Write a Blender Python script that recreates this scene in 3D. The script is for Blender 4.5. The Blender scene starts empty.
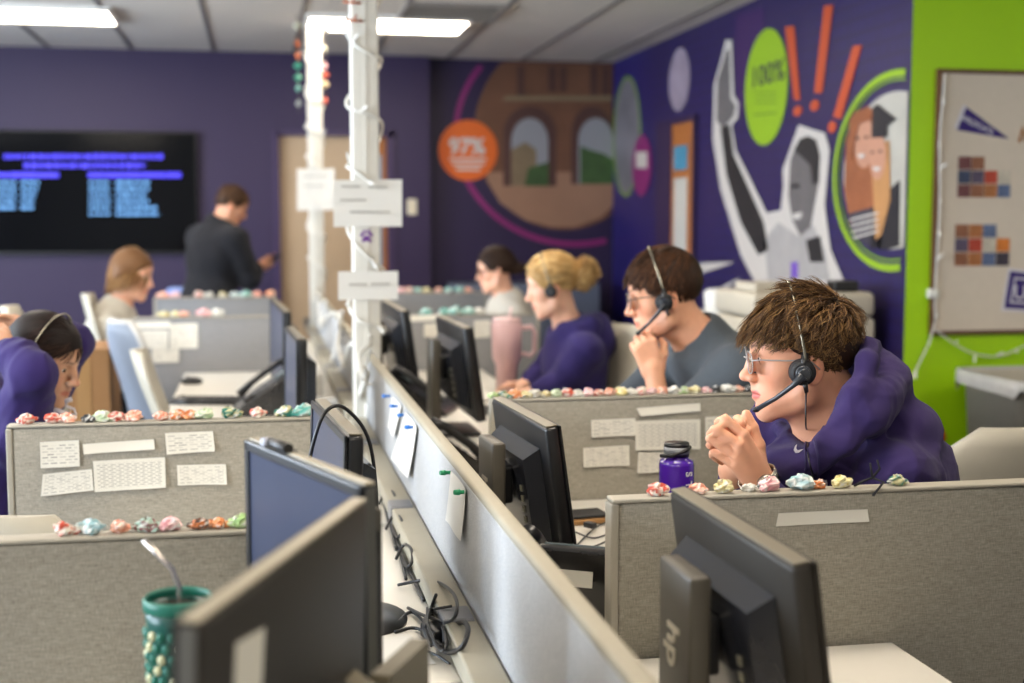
import bpy, bmesh, math, random
import numpy as np
from mathutils import Vector, Matrix, Euler
random.seed(7)
sc = bpy.context.scene
COL = sc.collection
R = math.radians
# ------------------------------------------------------------------ camera
F_PX = 1300.0; CAM_H = 1.5
YAW = math.atan(254*math.cos(math.atan(121/1300))/1300); PIT = math.atan(121/1300.)
cam_d = bpy.data.cameras.new('camera'); cam = bpy.data.objects.new('camera', cam_d); COL.objects.link(cam)
cam.location = (0, 0, CAM_H); cam.rotation_euler = (math.pi/2-PIT, 0, -YAW)
cam_d.sensor_width = 36; cam_d.lens = 36*F_PX/1024; cam_d.clip_start = .05; cam_d.clip_end = 60
cam_d.dof.use_dof = True; cam_d.dof.focus_distance = 2.42; cam_d.dof.aperture_fstop = 2.5
sc.camera = cam

def ray(u, v):
    x = (u-512)/F_PX; y = (341.5-v)/F_PX
    cp, sp = math.cos(PIT), math.sin(PIT)
    d = (x, cp+y*sp, -sp+y*cp); c, s = math.cos(YAW), math.sin(YAW)
    return Vector((d[0]*c+d[1]*s, -d[0]*s+d[1]*c, d[2]))
CP = Vector((0, 0, CAM_H))
def atz(u, v, z):
    d = ray(u, v); return CP+d*((z-CAM_H)/d[2])
def aty(u, v, Y):
    d = ray(u, v); return CP+d*(Y/d[1])
def atx(u, v, X):
    d = ray(u, v); return CP+d*(X/d[0])

# ------------------------------------------------------------------ materials
def lin(c):
    return tuple((x/12.92 if x <= .04045 else ((x+.055)/1.055)**2.4) for x in c)
def hexc(h):
    return lin(tuple(int(h[i:i+2], 16)/255 for i in (0, 2, 4)))
MATS = {}
def mat(name, col, rough=.5, metal=0, var=0., scale=40, bump=0., bscale=200, spec=.5, emit=None, estr=0, sheen=0, coat=0, sss=0, trans=0):
    if name in MATS: return MATS[name]
    if isinstance(col, str): col = hexc(col)
    m = bpy.data.materials.new(name); m.use_nodes = True
    nt = m.node_tree; N = nt.nodes; L = nt.links; b = N['Principled BSDF']
    b.inputs['Roughness'].default_value = rough; b.inputs['Metallic'].default_value = metal
    b.inputs['Specular IOR Level'].default_value = spec
    b.inputs['Base Color'].default_value = (*col, 1)
    if sheen: b.inputs['Sheen Weight'].default_value = sheen; b.inputs['Sheen Roughness'].default_value = .6
    if coat: b.inputs['Coat Weight'].default_value = coat
    if trans: b.inputs['Transmission Weight'].default_value = trans
    if emit is not None:
        b.inputs['Emission Color'].default_value = (*(hexc(emit) if isinstance(emit, str) else emit), 1); b.inputs['Emission Strength'].default_value = estr
    tc = N.new('ShaderNodeTexCoord')
    nz = N.new('ShaderNodeTexNoise'); nz.inputs['Scale'].default_value = scale; nz.inputs['Detail'].default_value = 4
    L.new(tc.outputs['Object'], nz.inputs['Vector'])
    mr = N.new('ShaderNodeMapRange'); mr.inputs['To Min'].default_value = 1-max(var, .02); mr.inputs['To Max'].default_value = 1+max(var, .02)
    L.new(nz.outputs['Fac'], mr.inputs['Value'])
    mx = N.new('ShaderNodeVectorMath'); mx.operation = 'SCALE'; mx.inputs[0].default_value = col
    L.new(mr.outputs['Result'], mx.inputs['Scale']); L.new(mx.outputs[0], b.inputs['Base Color'])
    if bump:
        n2 = N.new('ShaderNodeTexNoise'); n2.inputs['Scale'].default_value = bscale; n2.inputs['Detail'].default_value = 3
        L.new(tc.outputs['Object'], n2.inputs['Vector'])
        bp = N.new('ShaderNodeBump'); bp.inputs['Strength'].default_value = bump; bp.inputs['Distance'].default_value = .002
        L.new(n2.outputs['Fac'], bp.inputs['Height']); L.new(bp.outputs['Normal'], b.inputs['Normal'])
    MATS[name] = m
    return m
def vmat(name, rough=.5, spec=.5, sss=0., sheen=0, bump=0, bscale=300, aniso=0):
    """material whose own colour is the mesh attribute 'tint'"""
    if name in MATS: return MATS[name]
    m = bpy.data.materials.new(name); m.use_nodes = True
    nt = m.node_tree; N = nt.nodes; L = nt.links; b = N['Principled BSDF']
    at = N.new('ShaderNodeAttribute'); at.attribute_name = 'tint'
    tc = N.new('ShaderNodeTexCoord'); nz = N.new('ShaderNodeTexNoise'); nz.inputs['Scale'].default_value = 60
    L.new(tc.outputs['Object'], nz.inputs['Vector'])
    mr = N.new('ShaderNodeMapRange'); mr.inputs['To Min'].default_value = .93; mr.inputs['To Max'].default_value = 1.07
    L.new(nz.outputs['Fac'], mr.inputs['Value'])
    mx = N.new('ShaderNodeVectorMath'); mx.operation = 'SCALE'
    L.new(at.outputs['Color'], mx.inputs[0]); L.new(mr.outputs['Result'], mx.inputs['Scale']); L.new(mx.outputs[0], b.inputs['Base Color'])
    b.inputs['Roughness'].default_value = rough; b.inputs['Specular IOR Level'].default_value = spec
    if sss:
        b.inputs['Subsurface Weight'].default_value = sss; b.inputs['Subsurface Radius'].default_value = (.9, .3, .15); b.inputs['Subsurface Scale'].default_value = .008
    if sheen: b.inputs['Sheen Weight'].default_value = sheen; b.inputs['Sheen Roughness'].default_value = .6
    if bump:
        n2 = N.new('ShaderNodeTexNoise'); n2.inputs['Scale'].default_value = bscale
        L.new(tc.outputs['Object'], n2.inputs['Vector'])
        bp = N.new('ShaderNodeBump'); bp.inputs['Strength'].default_value = bump; bp.inputs['Distance'].default_value = .002
        L.new(n2.outputs['Fac'], bp.inputs['Height']); L.new(bp.outputs['Normal'], b.inputs['Normal'])
    MATS[name] = m
    return m
def weave(name, c1, c2, scale=900, rough=.9, bump=.5):
    """woven panel cloth: crossed threads, speckle"""
    if name in MATS: return MATS[name]
    m = bpy.data.materials.new(name); m.use_nodes = True
    nt = m.node_tree; N = nt.nodes; L = nt.links; b = N['Principled BSDF']
    b.inputs['Roughness'].default_value = rough; b.inputs['Specular IOR Level'].default_value = .2; b.inputs['Sheen Weight'].default_value = .15
    tc = N.new('ShaderNodeTexCoord'); acc = None
    for k, s in enumerate(((1, 1, .15), (.15, .15, 1))):
        mp = N.new('ShaderNodeMapping'); mp.inputs['Scale'].default_value = s; L.new(tc.outputs['Object'], mp.inputs['Vector'])
        nz = N.new('ShaderNodeTexNoise'); nz.inputs['Scale'].default_value = scale*.62; nz.inputs['Detail'].default_value = 2
        L.new(mp.outputs[0], nz.inputs['Vector'])
        if acc is None: acc = nz.outputs['Fac']
        else:
            ad = N.new('ShaderNodeMath'); ad.operation = 'ADD'; L.new(acc, ad.inputs[0]); L.new(nz.outputs['Fac'], ad.inputs[1]); acc = ad.outputs[0]
    mr = N.new('ShaderNodeMapRange'); mr.inputs['From Min'].default_value = .62; mr.inputs['From Max'].default_value = 1.38
    L.new(acc, mr.inputs['Value'])
    mx = N.new('ShaderNodeMix'); mx.data_type = 'RGBA'
    mx.inputs[6].default_value = (*hexc(c1), 1); mx.inputs[7].default_value = (*hexc(c2), 1)
    L.new(mr.outputs[0], mx.inputs[0]); L.new(mx.outputs[2], b.inputs['Base Color'])
    bp = N.new('ShaderNodeBump'); bp.inputs['Strength'].default_value = bump; bp.inputs['Distance'].default_value = .001
    L.new(mr.outputs[0], bp.inputs['Height']); L.new(bp.outputs['Normal'], b.inputs['Normal'])
    MATS[name] = m
    return m

# ------------------------------------------------------------------ mesh building
class MB:
    def __init__(s): s.v = []; s.f = []; s.sm = []
    def add(s, vs, fs, smooth=False, M=None):
        o = len(s.v)
        for p in vs:
            p = Vector(p)
            s.v.append(tuple(M @ p) if M is not None else tuple(p))
        for f in fs: s.f.append([i+o for i in f]); s.sm.append(smooth)
        return s
    def box(s, c, d, bev=0., M=None, rot=None, seg=2):
        bm = bmesh.new(); bmesh.ops.create_cube(bm, size=1)
        for v in bm.verts: v.co = Vector((v.co.x*d[0], v.co.y*d[1], v.co.z*d[2]))
        if bev: bmesh.ops.bevel(bm, geom=bm.edges[:], offset=min(bev, min(d)*.49), segments=seg, profile=.5, affect='EDGES')
        T = Matrix.Translation(c)
        if rot is not None: T = T @ Euler(rot).to_matrix().to_4x4()
        if M is not None: T = M @ T
        bm.verts.index_update()
        s.add([T @ v.co for v in bm.verts], [[v.index for v in f.verts] for f in bm.faces], bev > 0 and seg > 2)
        bm.free(); return s
    def b2(s, a, b, bev=0., M=None, seg=2):
        a, b = Vector(a), Vector(b); c = (a+b)/2; d = [abs(x) for x in (b-a)]
        return s.box(c, d, bev, M, None, seg)
    def cyl(s, a, b, r1, r2=None, n=16, caps=True, M=None, smooth=True):
        r2 = r1 if r2 is None else r2
        a, b = Vector(a), Vector(b); z = (b-a).normalized()
        x = z.orthogonal().normalized(); y = z.cross(x); vs = []
        for p, r in ((a, r1), (b, r2)):
            for i in range(n):
                t = 2*math.pi*i/n; vs.append(p+(x*math.cos(t)+y*math.sin(t))*r)
        s.add(vs, [[i, (i+1) % n, n+(i+1) % n, n+i] for i in range(n)], smooth, M)
        if caps: s.add(vs, [list(range(n))[::-1], list(range(n, 2*n))], False, M)
        return s
    def tube(s, pts, r, n=8, M=None, caps=True, flat=1.):
        pts = [Vector(p) for p in pts]; vs = []; m = len(pts)
        rr = r if isinstance(r, (list, tuple)) else [r]*m
        prev = None
        for i, p in enumerate(pts):
            t = (pts[min(i+1, m-1)]-pts[max(i-1, 0)]).normalized()
            if prev is None: x = t.orthogonal().normalized()
            else: x = (prev-t*prev.dot(t)); x = x.normalized() if x.length > 1e-6 else t.orthogonal().normalized()
            prev = x; y = t.cross(x)
            for k in range(n):
                a = 2*math.pi*k/n; vs.append(p+(x*math.cos(a)+y*math.sin(a)*flat)*rr[i])
        fs = [[i*n+k, i*n+(k+1) % n, (i+1)*n+(k+1) % n, (i+1)*n+k] for i in range(m-1) for k in range(n)]
        if caps: fs += [list(range(n))[::-1], [(m-1)*n+k for k in range(n)]]
        return s.add(vs, fs, True, M)
    def lathe(s, prof, n=28, M=None, smooth=True):
        m = len(prof); vs = [(r*math.cos(2*math.pi*k/n), r*math.sin(2*math.pi*k/n), z) for r, z in prof for k in range(n)]
        fs = [[i*n+k, i*n+(k+1) % n, (i+1)*n+(k+1) % n, (i+1)*n+k] for i in range(m-1) for k in range(n)]
        loop = prof[0] == prof[-1]
        if prof[0][0] > 1e-5 and not loop: fs.append(list(range(n))[::-1])
        if prof[-1][0] > 1e-5 and not loop: fs.append([(m-1)*n+k for k in range(n)])
        return s.add(vs, fs, smooth, M)
    def ball(s, c, r, n=12, M=None):
        r = r if isinstance(r, (tuple, list)) else (r, r, r); m = n//2+1; vs = []
        for i in range(m+1):
            a = math.pi*i/m
            for k in range(n):
                b = 2*math.pi*k/n; vs.append((c[0]+r[0]*math.sin(a)*math.cos(b), c[1]+r[1]*math.sin(a)*math.sin(b), c[2]-r[2]*math.cos(a)))
        fs = [[i*n+k, i*n+(k+1) % n, (i+1)*n+(k+1) % n, (i+1)*n+k] for i in range(m) for k in range(n)]
        return s.add(vs, fs, True, M)
    def prism(s, poly, d, M=None):
        """polygon (3d points) extruded by vector d"""
        n = len(poly); poly = [Vector(p) for p in poly]; d = Vector(d)
        vs = poly+[p+d for p in poly]
        return s.add(vs, [list(range(n)), [n+i for i in range(n)][::-1]]+[[i, n+i, n+(i+1) % n, (i+1) % n] for i in range(n)], False, M)
    def build(s, name, m, parent=None, loc=None, rot=None):
        me = bpy.data.meshes.new(name)
        me.from_pydata(s.v, [], s.f); me.polygons.foreach_set('use_smooth', s.sm)
        bm = bmesh.new(); bm.from_mesh(me); bmesh.ops.remove_doubles(bm, verts=bm.verts, dist=1e-6)
        bmesh.ops.recalc_face_normals(bm, faces=bm.faces); bm.to_mesh(me); bm.free()
        me.update(); me.materials.append(m)
        o = bpy.data.objects.new(name, me); COL.objects.link(o)
        if parent is not None: o.parent = parent
        if loc is not None: o.location = loc
        if rot is not None: o.rotation_euler = rot
        return o
def centre(o):
    """move a world-built mesh's origin to its bounds centre (base)"""
    me = o.data; co = np.empty(len(me.vertices)*3); me.vertices.foreach_get('co', co); co = co.reshape(-1, 3)
    c = (co.min(0)+co.max(0))/2; c[2] = co[:, 2].min()
    me.vertices.foreach_set('co', (co-c).ravel()); o.location = Vector(o.location)+Vector(c); me.update(); return o
def tag(o, label=None, cat=None, group=None, kind=None):
    if label: o['label'] = label
    if cat: o['category'] = cat
    if group: o['group'] = group
    if kind: o['kind'] = kind
    return o
def empty(name, label, cat, loc=(0, 0, 0), rz=0, group=None):
    o = bpy.data.objects.new(name, None); COL.objects.link(o); o.location = loc; o.rotation_euler = (0, 0, rz); o.empty_display_size = .1
    return tag(o, label, cat, group)
def struct(name, mb, m): return tag(mb.build(name, m), kind='structure')
def copy_tree(o, parent=None):
    c = o.copy(); COL.objects.link(c)
    if parent is not None: c.parent = parent
    for ch in list(o.children): copy_tree(ch, c)
    return c
def text_mb(txt, size, depth, M, bold=0.):
    cu = bpy.data.curves.new('text', 'FONT'); cu.body = txt; cu.size = size; cu.extrude = depth; cu.offset = bold; cu.align_x = 'CENTER'; cu.align_y = 'CENTER'
    cu.resolution_u = 3
    ob = bpy.data.objects.new('text', cu); me = bpy.data.meshes.new_from_object(ob)
    mb = MB(); mb.add([v.co.copy() for v in me.vertices], [list(p.vertices) for p in me.polygons], False, M)
    bpy.data.objects.remove(ob); bpy.data.curves.remove(cu); bpy.data.meshes.remove(me)
    return mb
# ------------------------------------------------------------------ room
CEIL = 2.75; WX = 2.8; BY = 10.15; GY = 5.3; LX = -4.2
purple_wall = mat('purple wall paint', '2c1e42', .55, var=.04, scale=3, bump=.15, bscale=150)
purple_dark = mat('dark purple mural base', '23163a', .5, var=.1, scale=2)
front_paint = mat('pale grey wall paint', 'a8a6a2', .7)
struct_done = 0
green_paint = mat('lime green wall paint', 'a6d800', .5, var=.02, scale=3, bump=.15, bscale=150)
ceil_m = mat('ceiling tile', 'cfc9c0', .9, var=.05, scale=60, bump=.4, bscale=120)
grid_m = mat('ceiling grid metal', '6f6a68', .6)
floor_m = mat('grey carpet tile', '4e4a4c', .95, var=.35, scale=300, bump=.5, bscale=400)
struct('floor', MB().b2((LX-.1, -1.6, -.1), (5.2, BY+.15, 0)), floor_m)
struct('ceiling', MB().b2((LX-.1, -1.6, CEIL), (5.2, BY+.15, CEIL+.1)), ceil_m)
g = MB()
for k in range(-7, 9):
    x = -.30+.585*k
    if LX < x < 4.9: g.b2((x-.012, -1.6, CEIL-.006), (x+.012, BY if x < WX else GY, CEIL+.001))
for y in (3.55, 1.2): g.b2((LX, y-.012, CEIL-.0055), (WX if y > GY else 4.9, y+.012, CEIL+.001))
struct('trim_1', g, grid_m)
struct('wall_front', MB().b2((LX-.1, -1.72, 0), (5.2, -1.6, CEIL)), front_paint); struct('wall_side', MB().b2((4.98, -1.6, 0), (5.1, GY, CEIL)), front_paint)
# back wall: plain purple part with a doorway, mural part set back a little
P0 = aty(430, 150, BY-.12).x
dl = aty(277, 200, BY-.12).x; dr = aty(394, 200, BY-.12).x; dtop = aty(277, 134, BY-.12).z
w = MB(); yb = BY-.12
w.b2((LX, yb, 0), (dl, yb+.12, CEIL)); w.b2((dr, yb, 0), (P0, yb+.12, CEIL)); w.b2((dl, yb, dtop), (dr, yb+.12, CEIL))
struct('wall_back', w, purple_wall)
struct('wall_alcove', MB().b2((P0, BY, 0), (WX, BY+.12, CEIL)), purple_dark)
# right wall, mural printed on it
def mural_mat():
    m = bpy.data.materials.new('purple dotted mural print'); m.use_nodes = True; N = m.node_tree.nodes; L = m.node_tree.links; b = N['Principled BSDF']
    tc = N.new('ShaderNodeTexCoord'); mp = N.new('ShaderNodeMapping'); mp.inputs['Rotation'].default_value = (0, R(90), 0); mp.inputs['Rotation'].default_value = (R(0), R(-90), R(0))
    sp = N.new('ShaderNodeSeparateXYZ'); L.new(tc.outputs['Object'], sp.inputs[0])
    cb = N.new('ShaderNodeCombineXYZ'); L.new(sp.outputs['Y'], cb.inputs[0]); L.new(sp.outputs['Z'], cb.inputs[1])
    br = N.new('ShaderNodeTexBrick'); br.inputs['Scale'].default_value = 1; br.inputs['Brick Width'].default_value = .032; br.inputs['Row Height'].default_value = .07
    br.inputs['Mortar Size'].default_value = .014; br.inputs['Mortar Smooth'].default_value = .5
    br.inputs['Color1'].default_value = (*hexc('1f1a56'), 1); br.inputs['Color2'].default_value = (*hexc('262068'), 1); br.inputs['Mortar'].default_value = (*hexc('201440'), 1)
    L.new(cb.outputs[0], br.inputs['Vector'])
    nz = N.new('ShaderNodeTexNoise'); nz.inputs['Scale'].default_value = 1.1; L.new(tc.outputs['Object'], nz.inputs['Vector'])
    # plain purple field towards the far end, blue only in the printed areas
    mr = N.new('ShaderNodeMapRange'); mr.inputs['From Min'].default_value = .35; mr.inputs['From Max'].default_value = .6; L.new(nz.outputs['Fac'], mr.inputs['Value'])
    mx = N.new('ShaderNodeMix'); mx.data_type = 'RGBA'; mx.inputs[6].default_value = (*hexc('261a48'), 1); L.new(br.outputs['Color'], mx.inputs[7]); L.new(mr.outputs[0], mx.inputs[0])
    g1 = N.new('ShaderNodeMapRange'); g1.inputs['From Min'].default_value = 8.9; g1.inputs['From Max'].default_value = 9.6; L.new(sp.outputs['Y'], g1.inputs['Value'])
    m2 = N.new('ShaderNodeMix'); m2.data_type = 'RGBA'; L.new(mx.outputs[2], m2.inputs[6]); m2.inputs[7].default_value = (*hexc('1e1760'), 1); L.new(g1.outputs[0], m2.inputs[0])
    L.new(m2.outputs[2], b.inputs['Base Color']); b.inputs['Roughness'].default_value = .45
    return m
struct('wall_right', MB().b2((WX, GY, 0), (WX+.12, BY, CEIL)), mural_mat())
struct('wall_green', MB().b2((WX+.001, GY-.001, 0), (5.1, GY+.12, CEIL)), green_paint)
# window side wall: openings give the room its daylight
w = MB(); WN = [(.2, 2.4), (3.0, 5.2), (5.8, 8.0)]; ys = -1.6
for a, b in WN:
    w.b2((LX-.12, ys, 0), (LX, a, CEIL)); w.b2((LX-.12, a, 0), (LX, b, .85)); w.b2((LX-.12, a, 2.45), (LX, b, CEIL)); ys = b
w.b2((LX-.12, ys, 0), (LX, BY, CEIL)); struct('wall_left', w, purple_wall)
frame_m = mat('white window frame', 'd8d8d4', .4)
for i, (a, b) in enumerate(WN):
    f = MB()
    for y in (a, (a+b)/2-.02, b-.04): f.b2((LX-.08, y, .85), (LX-.03, y+.04, 2.45))
    for z in (.85, 2.41): f.b2((LX-.08, a, z), (LX-.03, b, z+.04))
    struct('window_%d' % (i+1), f, frame_m)
    ld = bpy.data.lights.new('window_daylight', 'AREA'); ld.shape = 'RECTANGLE'; ld.size = 1.5; ld.size_y = 2.1; ld.energy = 150; ld.color = (.74, .86, 1)
    lo = bpy.data.objects.new('window_daylight', ld); COL.objects.link(lo); lo.location = (LX-.2, (a+b)/2, 1.65); lo.rotation_euler = (0, R(-90), 0)
# doors in the back wall
tan_door = mat('tan painted door', 'b39a7c', .5, var=.05, scale=5); wood_door = mat('oak door', '9a5d2c', .45, var=.2, scale=14)
frm = mat('dark purple door frame', '3a2a4e', .5)
f = MB(); f.b2((dl-.03, yb-.02, 0), (dl+.02, yb+.1, dtop+.03)); f.b2((dr-.05, yb-.02, 0), (dr, yb+.1, dtop+.03)); f.b2((dl, yb-.02, dtop-.01), (dr, yb+.1, dtop+.03))
struct('trim_2', f, frm)
dm = aty(372, 200, yb+.05).x
d = struct('door_1', MB().b2((dl+.02, yb+.04, 0), (dm, yb+.09, dtop), .004), tan_door)
d = struct('door_2', MB().b2((dm+.005, yb+.06, 0), (dr-.05, yb+.10, dtop), .004), wood_door)
MB().b2((dm+.03, yb+.055, 1.15), (dr-.09, yb+.061, 2.0)).build('glass_pane', mat('door glass', '8fa6b8', .1), d)
# oak door with a glazed slot in the mural wall
ya, yc = atx(696, 200, WX).y, atx(674, 200, WX).y; zt = atx(685, 123, WX).z
f = MB(); f.b2((WX-.03, ya-.03, 0), (WX+.001, ya, zt+.04)); f.b2((WX-.03, yc, 0), (WX+.001, yc+.32, zt+.04)); f.b2((WX-.03, ya, zt), (WX+.001, yc, zt+.04))
struct('trim_3', f, mat('dark door jamb', '2a1a3c', .5))
d = struct('door_3', MB().b2((WX-.02, ya, 0), (WX+.001, yc, zt), .003), wood_door)
MB().b2((WX-.023, atx(690, 200, WX).y, 1.1), (WX-.019, atx(677, 200, WX).y, atx(683, 178, WX).z)).build('glass_pane', mat('pale door pane', 'b9b7b0', .2), d)
po = MB().b2((WX-.026, atx(690, 200, WX).y, atx(683, 170, WX).z), (WX-.022, atx(677, 200, WX).y, atx(683, 146, WX).z)).build('poster', mat('teal poster paper', '3f7f9c', .5, var=.6, scale=7)); centre(po); tag(po, 'small blue-green poster stuck to the oak door above its pane', 'poster')
# wall switch plate
sw = MB().box((0, 0, 0), (.075, .012, .12), .004).build('light_switch', mat('ivory plastic', 'd9cfb8', .4)); p = aty(412, 207, yb-.006); sw.location = p
MB().box((0, -.009, 0), (.02, .01, .04), .003).build('rocker', MATS['ivory plastic'], sw); tag(sw, 'ivory light switch on the purple wall beside the doorway', 'light switch')
# ceiling lights
glow = mat('lit light diffuser', 'ffffff', .5, emit='fff0dc', estr=12.5)
LIGHT_SPOTS = [(.82, 8.37), (-1.34, 8.37), (.82, 5.2), (-1.34, 5.6), (.82, 2.2), (-1.6, 2.6), (3.7, 2.6), (-3.1, 4.2), (.2, -.6), (-1.9, .2)]
def ceiling_light(x, y, lab):
    o = empty('ceiling_light', lab, 'ceiling light', (x, y, CEIL-.03), group='fluorescent troffers in the ceiling')
    fr = MB(); L_, W_ = 1.0, .55
    for sx in (-1, 1): fr.b2((sx*L_/2-.012, -W_/2, 0), (sx*L_/2+.012, W_/2, .03))
    for sy in (-1, 1): fr.b2((-L_/2, sy*W_/2-.012, 0), (L_/2, sy*W_/2+.012, .03))
    fr.build('frame', mat('white light frame', 'dcdad4', .4), o)
    MB().b2((-L_/2+.012, -W_/2+.012, .006), (L_/2-.012, W_/2-.012, .024)).build('diffuser', glow, o); return o
labs = ['lit white fluorescent light panel behind the white columns', 'lit fluorescent light panel above the wall screen']
for i, (x, y) in enumerate(LIGHT_SPOTS): 
    o = ceiling_light(x, y, labs[i] if i < 2 else 'fluorescent light panel in the ceiling over the desks')
# air vent
vx = aty(455, 8, 6).x; p = atz(452, 11, CEIL)
o = empty('ceiling_vent', 'grey slatted air vent in the ceiling above the mural alcove', 'air vent', (p.x, p.y, CEIL-.02))
f = MB()
for s_ in (-1, 1): f.b2((s_*.29-.015, -.29, 0), (s_*.29+.015, .29, .02)); f.b2((-.29, s_*.29-.015, 0), (.29, s_*.29+.015, .02))
f.build('frame', mat('vent metal', '8d8680', .5), o)
for k in range(7): MB().box((0, -.24+.08*k, .008), (.54, .05, .004), rot=(R(35), 0, 0)).build('slat', MATS['vent metal'], o)

# ------------------------------------------------------------------ decals printed on the walls
def wpt(u, v, plane):
    return atx(u, v, WX) if plane == 'R' else aty(u, v, BY if plane == 'B' else GY)
def wpoly(pts, plane, k, m, name, parent, px=True):
    n = Vector((-1, 0, 0)) if plane == 'R' else Vector((0, -1, 0))
    P = [(wpt(*p, plane) if px else Vector(p)) for p in pts]
    P = [p+n*(.002*k) for p in P]
    return MB().prism(P, n*-.0018).build(name, m, parent)
def oval(u0, u1, v0, v1, plane, n=48, s=1.):
    um, vm = (u0+u1)/2, (v0+v1)/2
    a, b, c, d = wpt(u0, vm, plane), wpt(u1, vm, plane), wpt(um, v0, plane), wpt(um, v1, plane)
    ce = (a+b)/2; ce.z = (c.z+d.z)/2; ax = (b-a)/2; ax.z = 0; rz = abs(c.z-d.z)/2
    return [ce+ax*(math.cos(2*math.pi*i/n)*s)+Vector((0, 0, rz*math.sin(2*math.pi*i/n)*s)) for i in range(n)]
def ring(u0, u1, v0, v1, plane, k, m, name, parent, w=.04, n=64, clip=None):
    P = oval(u0, u1, v0, v1, plane, n); ce = sum(P, Vector())/n
    nn = Vector((-1, 0, 0)) if plane == 'R' else Vector((0, -1, 0)); mb = MB()
    for i in range(n):
        a, b = P[i], P[(i+1) % n]
        if clip and not (clip(a) and clip(b)): continue
        ia = a+(ce-a).normalized()*w; ib = b+(ce-b).normalized()*w
        mb.prism([q+nn*(.002*k) for q in (a, b, ib, ia)], nn*-.0018)
    return mb.build(name, m, parent)
mu = tag(bpy.data.objects.new('wall_mural', None), 'printed mural with orange badge and brick arch photo on the alcove wall', 'mural'); COL.objects.link(mu); mu.location = (0, 0, 0)
magenta = mat('magenta print', '7a1c60', .5); orange = mat('orange print', 'cf5f1c', .5); white_p = mat('white print', 'bcb6b0', .5)
brick = mat('brick photo print', '64422f', .5, var=.25, scale=6); pave = mat('paving photo print', '8f6c56', .5, var=.15, scale=6)
sand = mat('sandstone photo print', '75644c', .5, var=.2, scale=8); sky_p = mat('pale sky photo print', '85868c', .5); leafp = mat('tree photo print', '37502a', .5, var=.4, scale=10); shade_p = mat('dark stone print', '4a2f2a', .5)
inside = lambda p: p.z < CEIL-.005 and P0 < p.x < WX-.01
ring(453, 695, 22, 247, 'B', 1, magenta, 'ring', mu, .045, 96, inside)
def clipz(P): return [Vector((min(max(p.x, P0+.01), WX-.012), p.y, min(p.z, CEIL-.01))) for p in P]
disc = clipz(oval(474, 652, 36, 230, 'B', 72))
wpoly(disc, 'B', 2, brick, 'brick_photo', mu, False)
wpoly([(487, 172), (614, 172), (614, 205), (600, 218), (575, 227), (552, 227), (525, 220), (500, 203), (487, 180)], 'B', 3, pave, 'paving_area', mu)
def arch(u0, u1, vt, vb, k, m, name):
    um = (u0+u1)/2; pts = [(u0, vb)]+[(um-(u1-u0)/2*math.cos(math.pi*i/12), vt+ (vb-vt)*.35*(1-math.sin(math.pi*i/12))) for i in range(13)]+[(u1, vb)]
    return wpoly(pts, 'B', k, m, name, mu)
arch(503, 556, 106, 186, 4, shade_p, 'arch_surround'); arch(571, 613, 106, 184, 4, shade_p, 'arch_surround')
arch(511, 548, 118, 186, 5, sky_p, 'arch_opening'); arch(578, 613, 118, 184, 5, sky_p, 'arch_opening')
wpoly([(511, 150), (525, 142), (536, 150), (536, 186), (511, 186)], 'B', 6, sand, 'distant_building', mu)
wpoly([(580, 146), (590, 150), (604, 154), (613, 160), (613, 184), (580, 184)], 'B', 6, leafp, 'tree', mu)
wpoly([(528, 168), (548, 162), (548, 186), (524, 186)], 'B', 7, leafp, 'tree', mu)
for a, b, c, d in ((517, 66, 524, 100), (548, 66, 556, 92), (560, 66, 566, 92), (590, 66, 597, 100), (602, 66, 608, 98)): wpoly([(a, b), (c, b), (c, d), (a, d)], 'B', 4, shade_p, 'window_opening', mu)
wpoly([(505, 96), (612, 96), (612, 101), (502, 101)], 'B', 5, sand, 'stone_band', mu)
wpoly(oval(438, 497, 120, 181, 'B'), 'B', 8, orange, 'badge', mu, False)
nB = Matrix(((1, 0, 0, 0), (0, 0, -1, 0), (0, 1, 0, 0), (0, 0, 0, 1)))   # text facing -Y
c = aty(467, 147, BY-.019); text_mb('97%', .17, .001, Matrix.Translation(c) @ nB, .006).build('lettering', white_p, mu)
for k, (a, b) in enumerate(((449, 486), (452, 484), (456, 480))): wpoly([(a, 158+k*5), (b, 158+k*5), (b, 160.5+k*5), (a, 160.5+k*5)], 'B', 9, white_p, 'small_print', mu)
# right wall mural
mr_ = tag(bpy.data.objects.new('wall_mural', None), 'purple printed mural with raised-arm portrait, lime badge and orange exclamation marks', 'mural'); COL.objects.link(mr_)
lime = mat('lime print', '86a814', .5); green_line = mat('green line print', '68862a', .5); dkpurple = mat('deep purple print', '24143e', .5)
ghost = mat('faint magenta print', '34194e', .5)
wpoly([(736, 15), (764, 8), (766, 60), (740, 120), (734, 60)], 'R', 1, ghost, 'faint_figure', mr_)
wpoly(oval(669, 690, 48, 111, 'R'), 'R', 1, mat('collage photo print', '8c8090', .5, var=.7, scale=5), 'round_photo', mr_, False)
wpoly(oval(613, 641, 76, 197, 'R'), 'R', 1, green_line, 'photo_rim', mr_, False)
wpoly(oval(615, 639.5, 79, 194, 'R'), 'R', 2, mat('grey crowd photo print', '6d6a72', .5, var=.6, scale=4), 'round_photo', mr_, False)
wpoly(oval(633, 652, 135, 196, 'R'), 'R', 3, magenta, 'badge', mr_, False)
nR = Matrix(((0, 0, -1, 0), (-1, 0, 0, 0), (0, 1, 0, 0), (0, 0, 0, 1)))    # text facing -X
wpoly([(637, 152), (648, 152), (648, 168), (637, 168)], 'R', 4, white_p, 'lettering', mr_)
wpoly(oval(746, 788.5, 29, 145, 'R'), 'R', 3, lime, 'badge', mr_, False)
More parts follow.
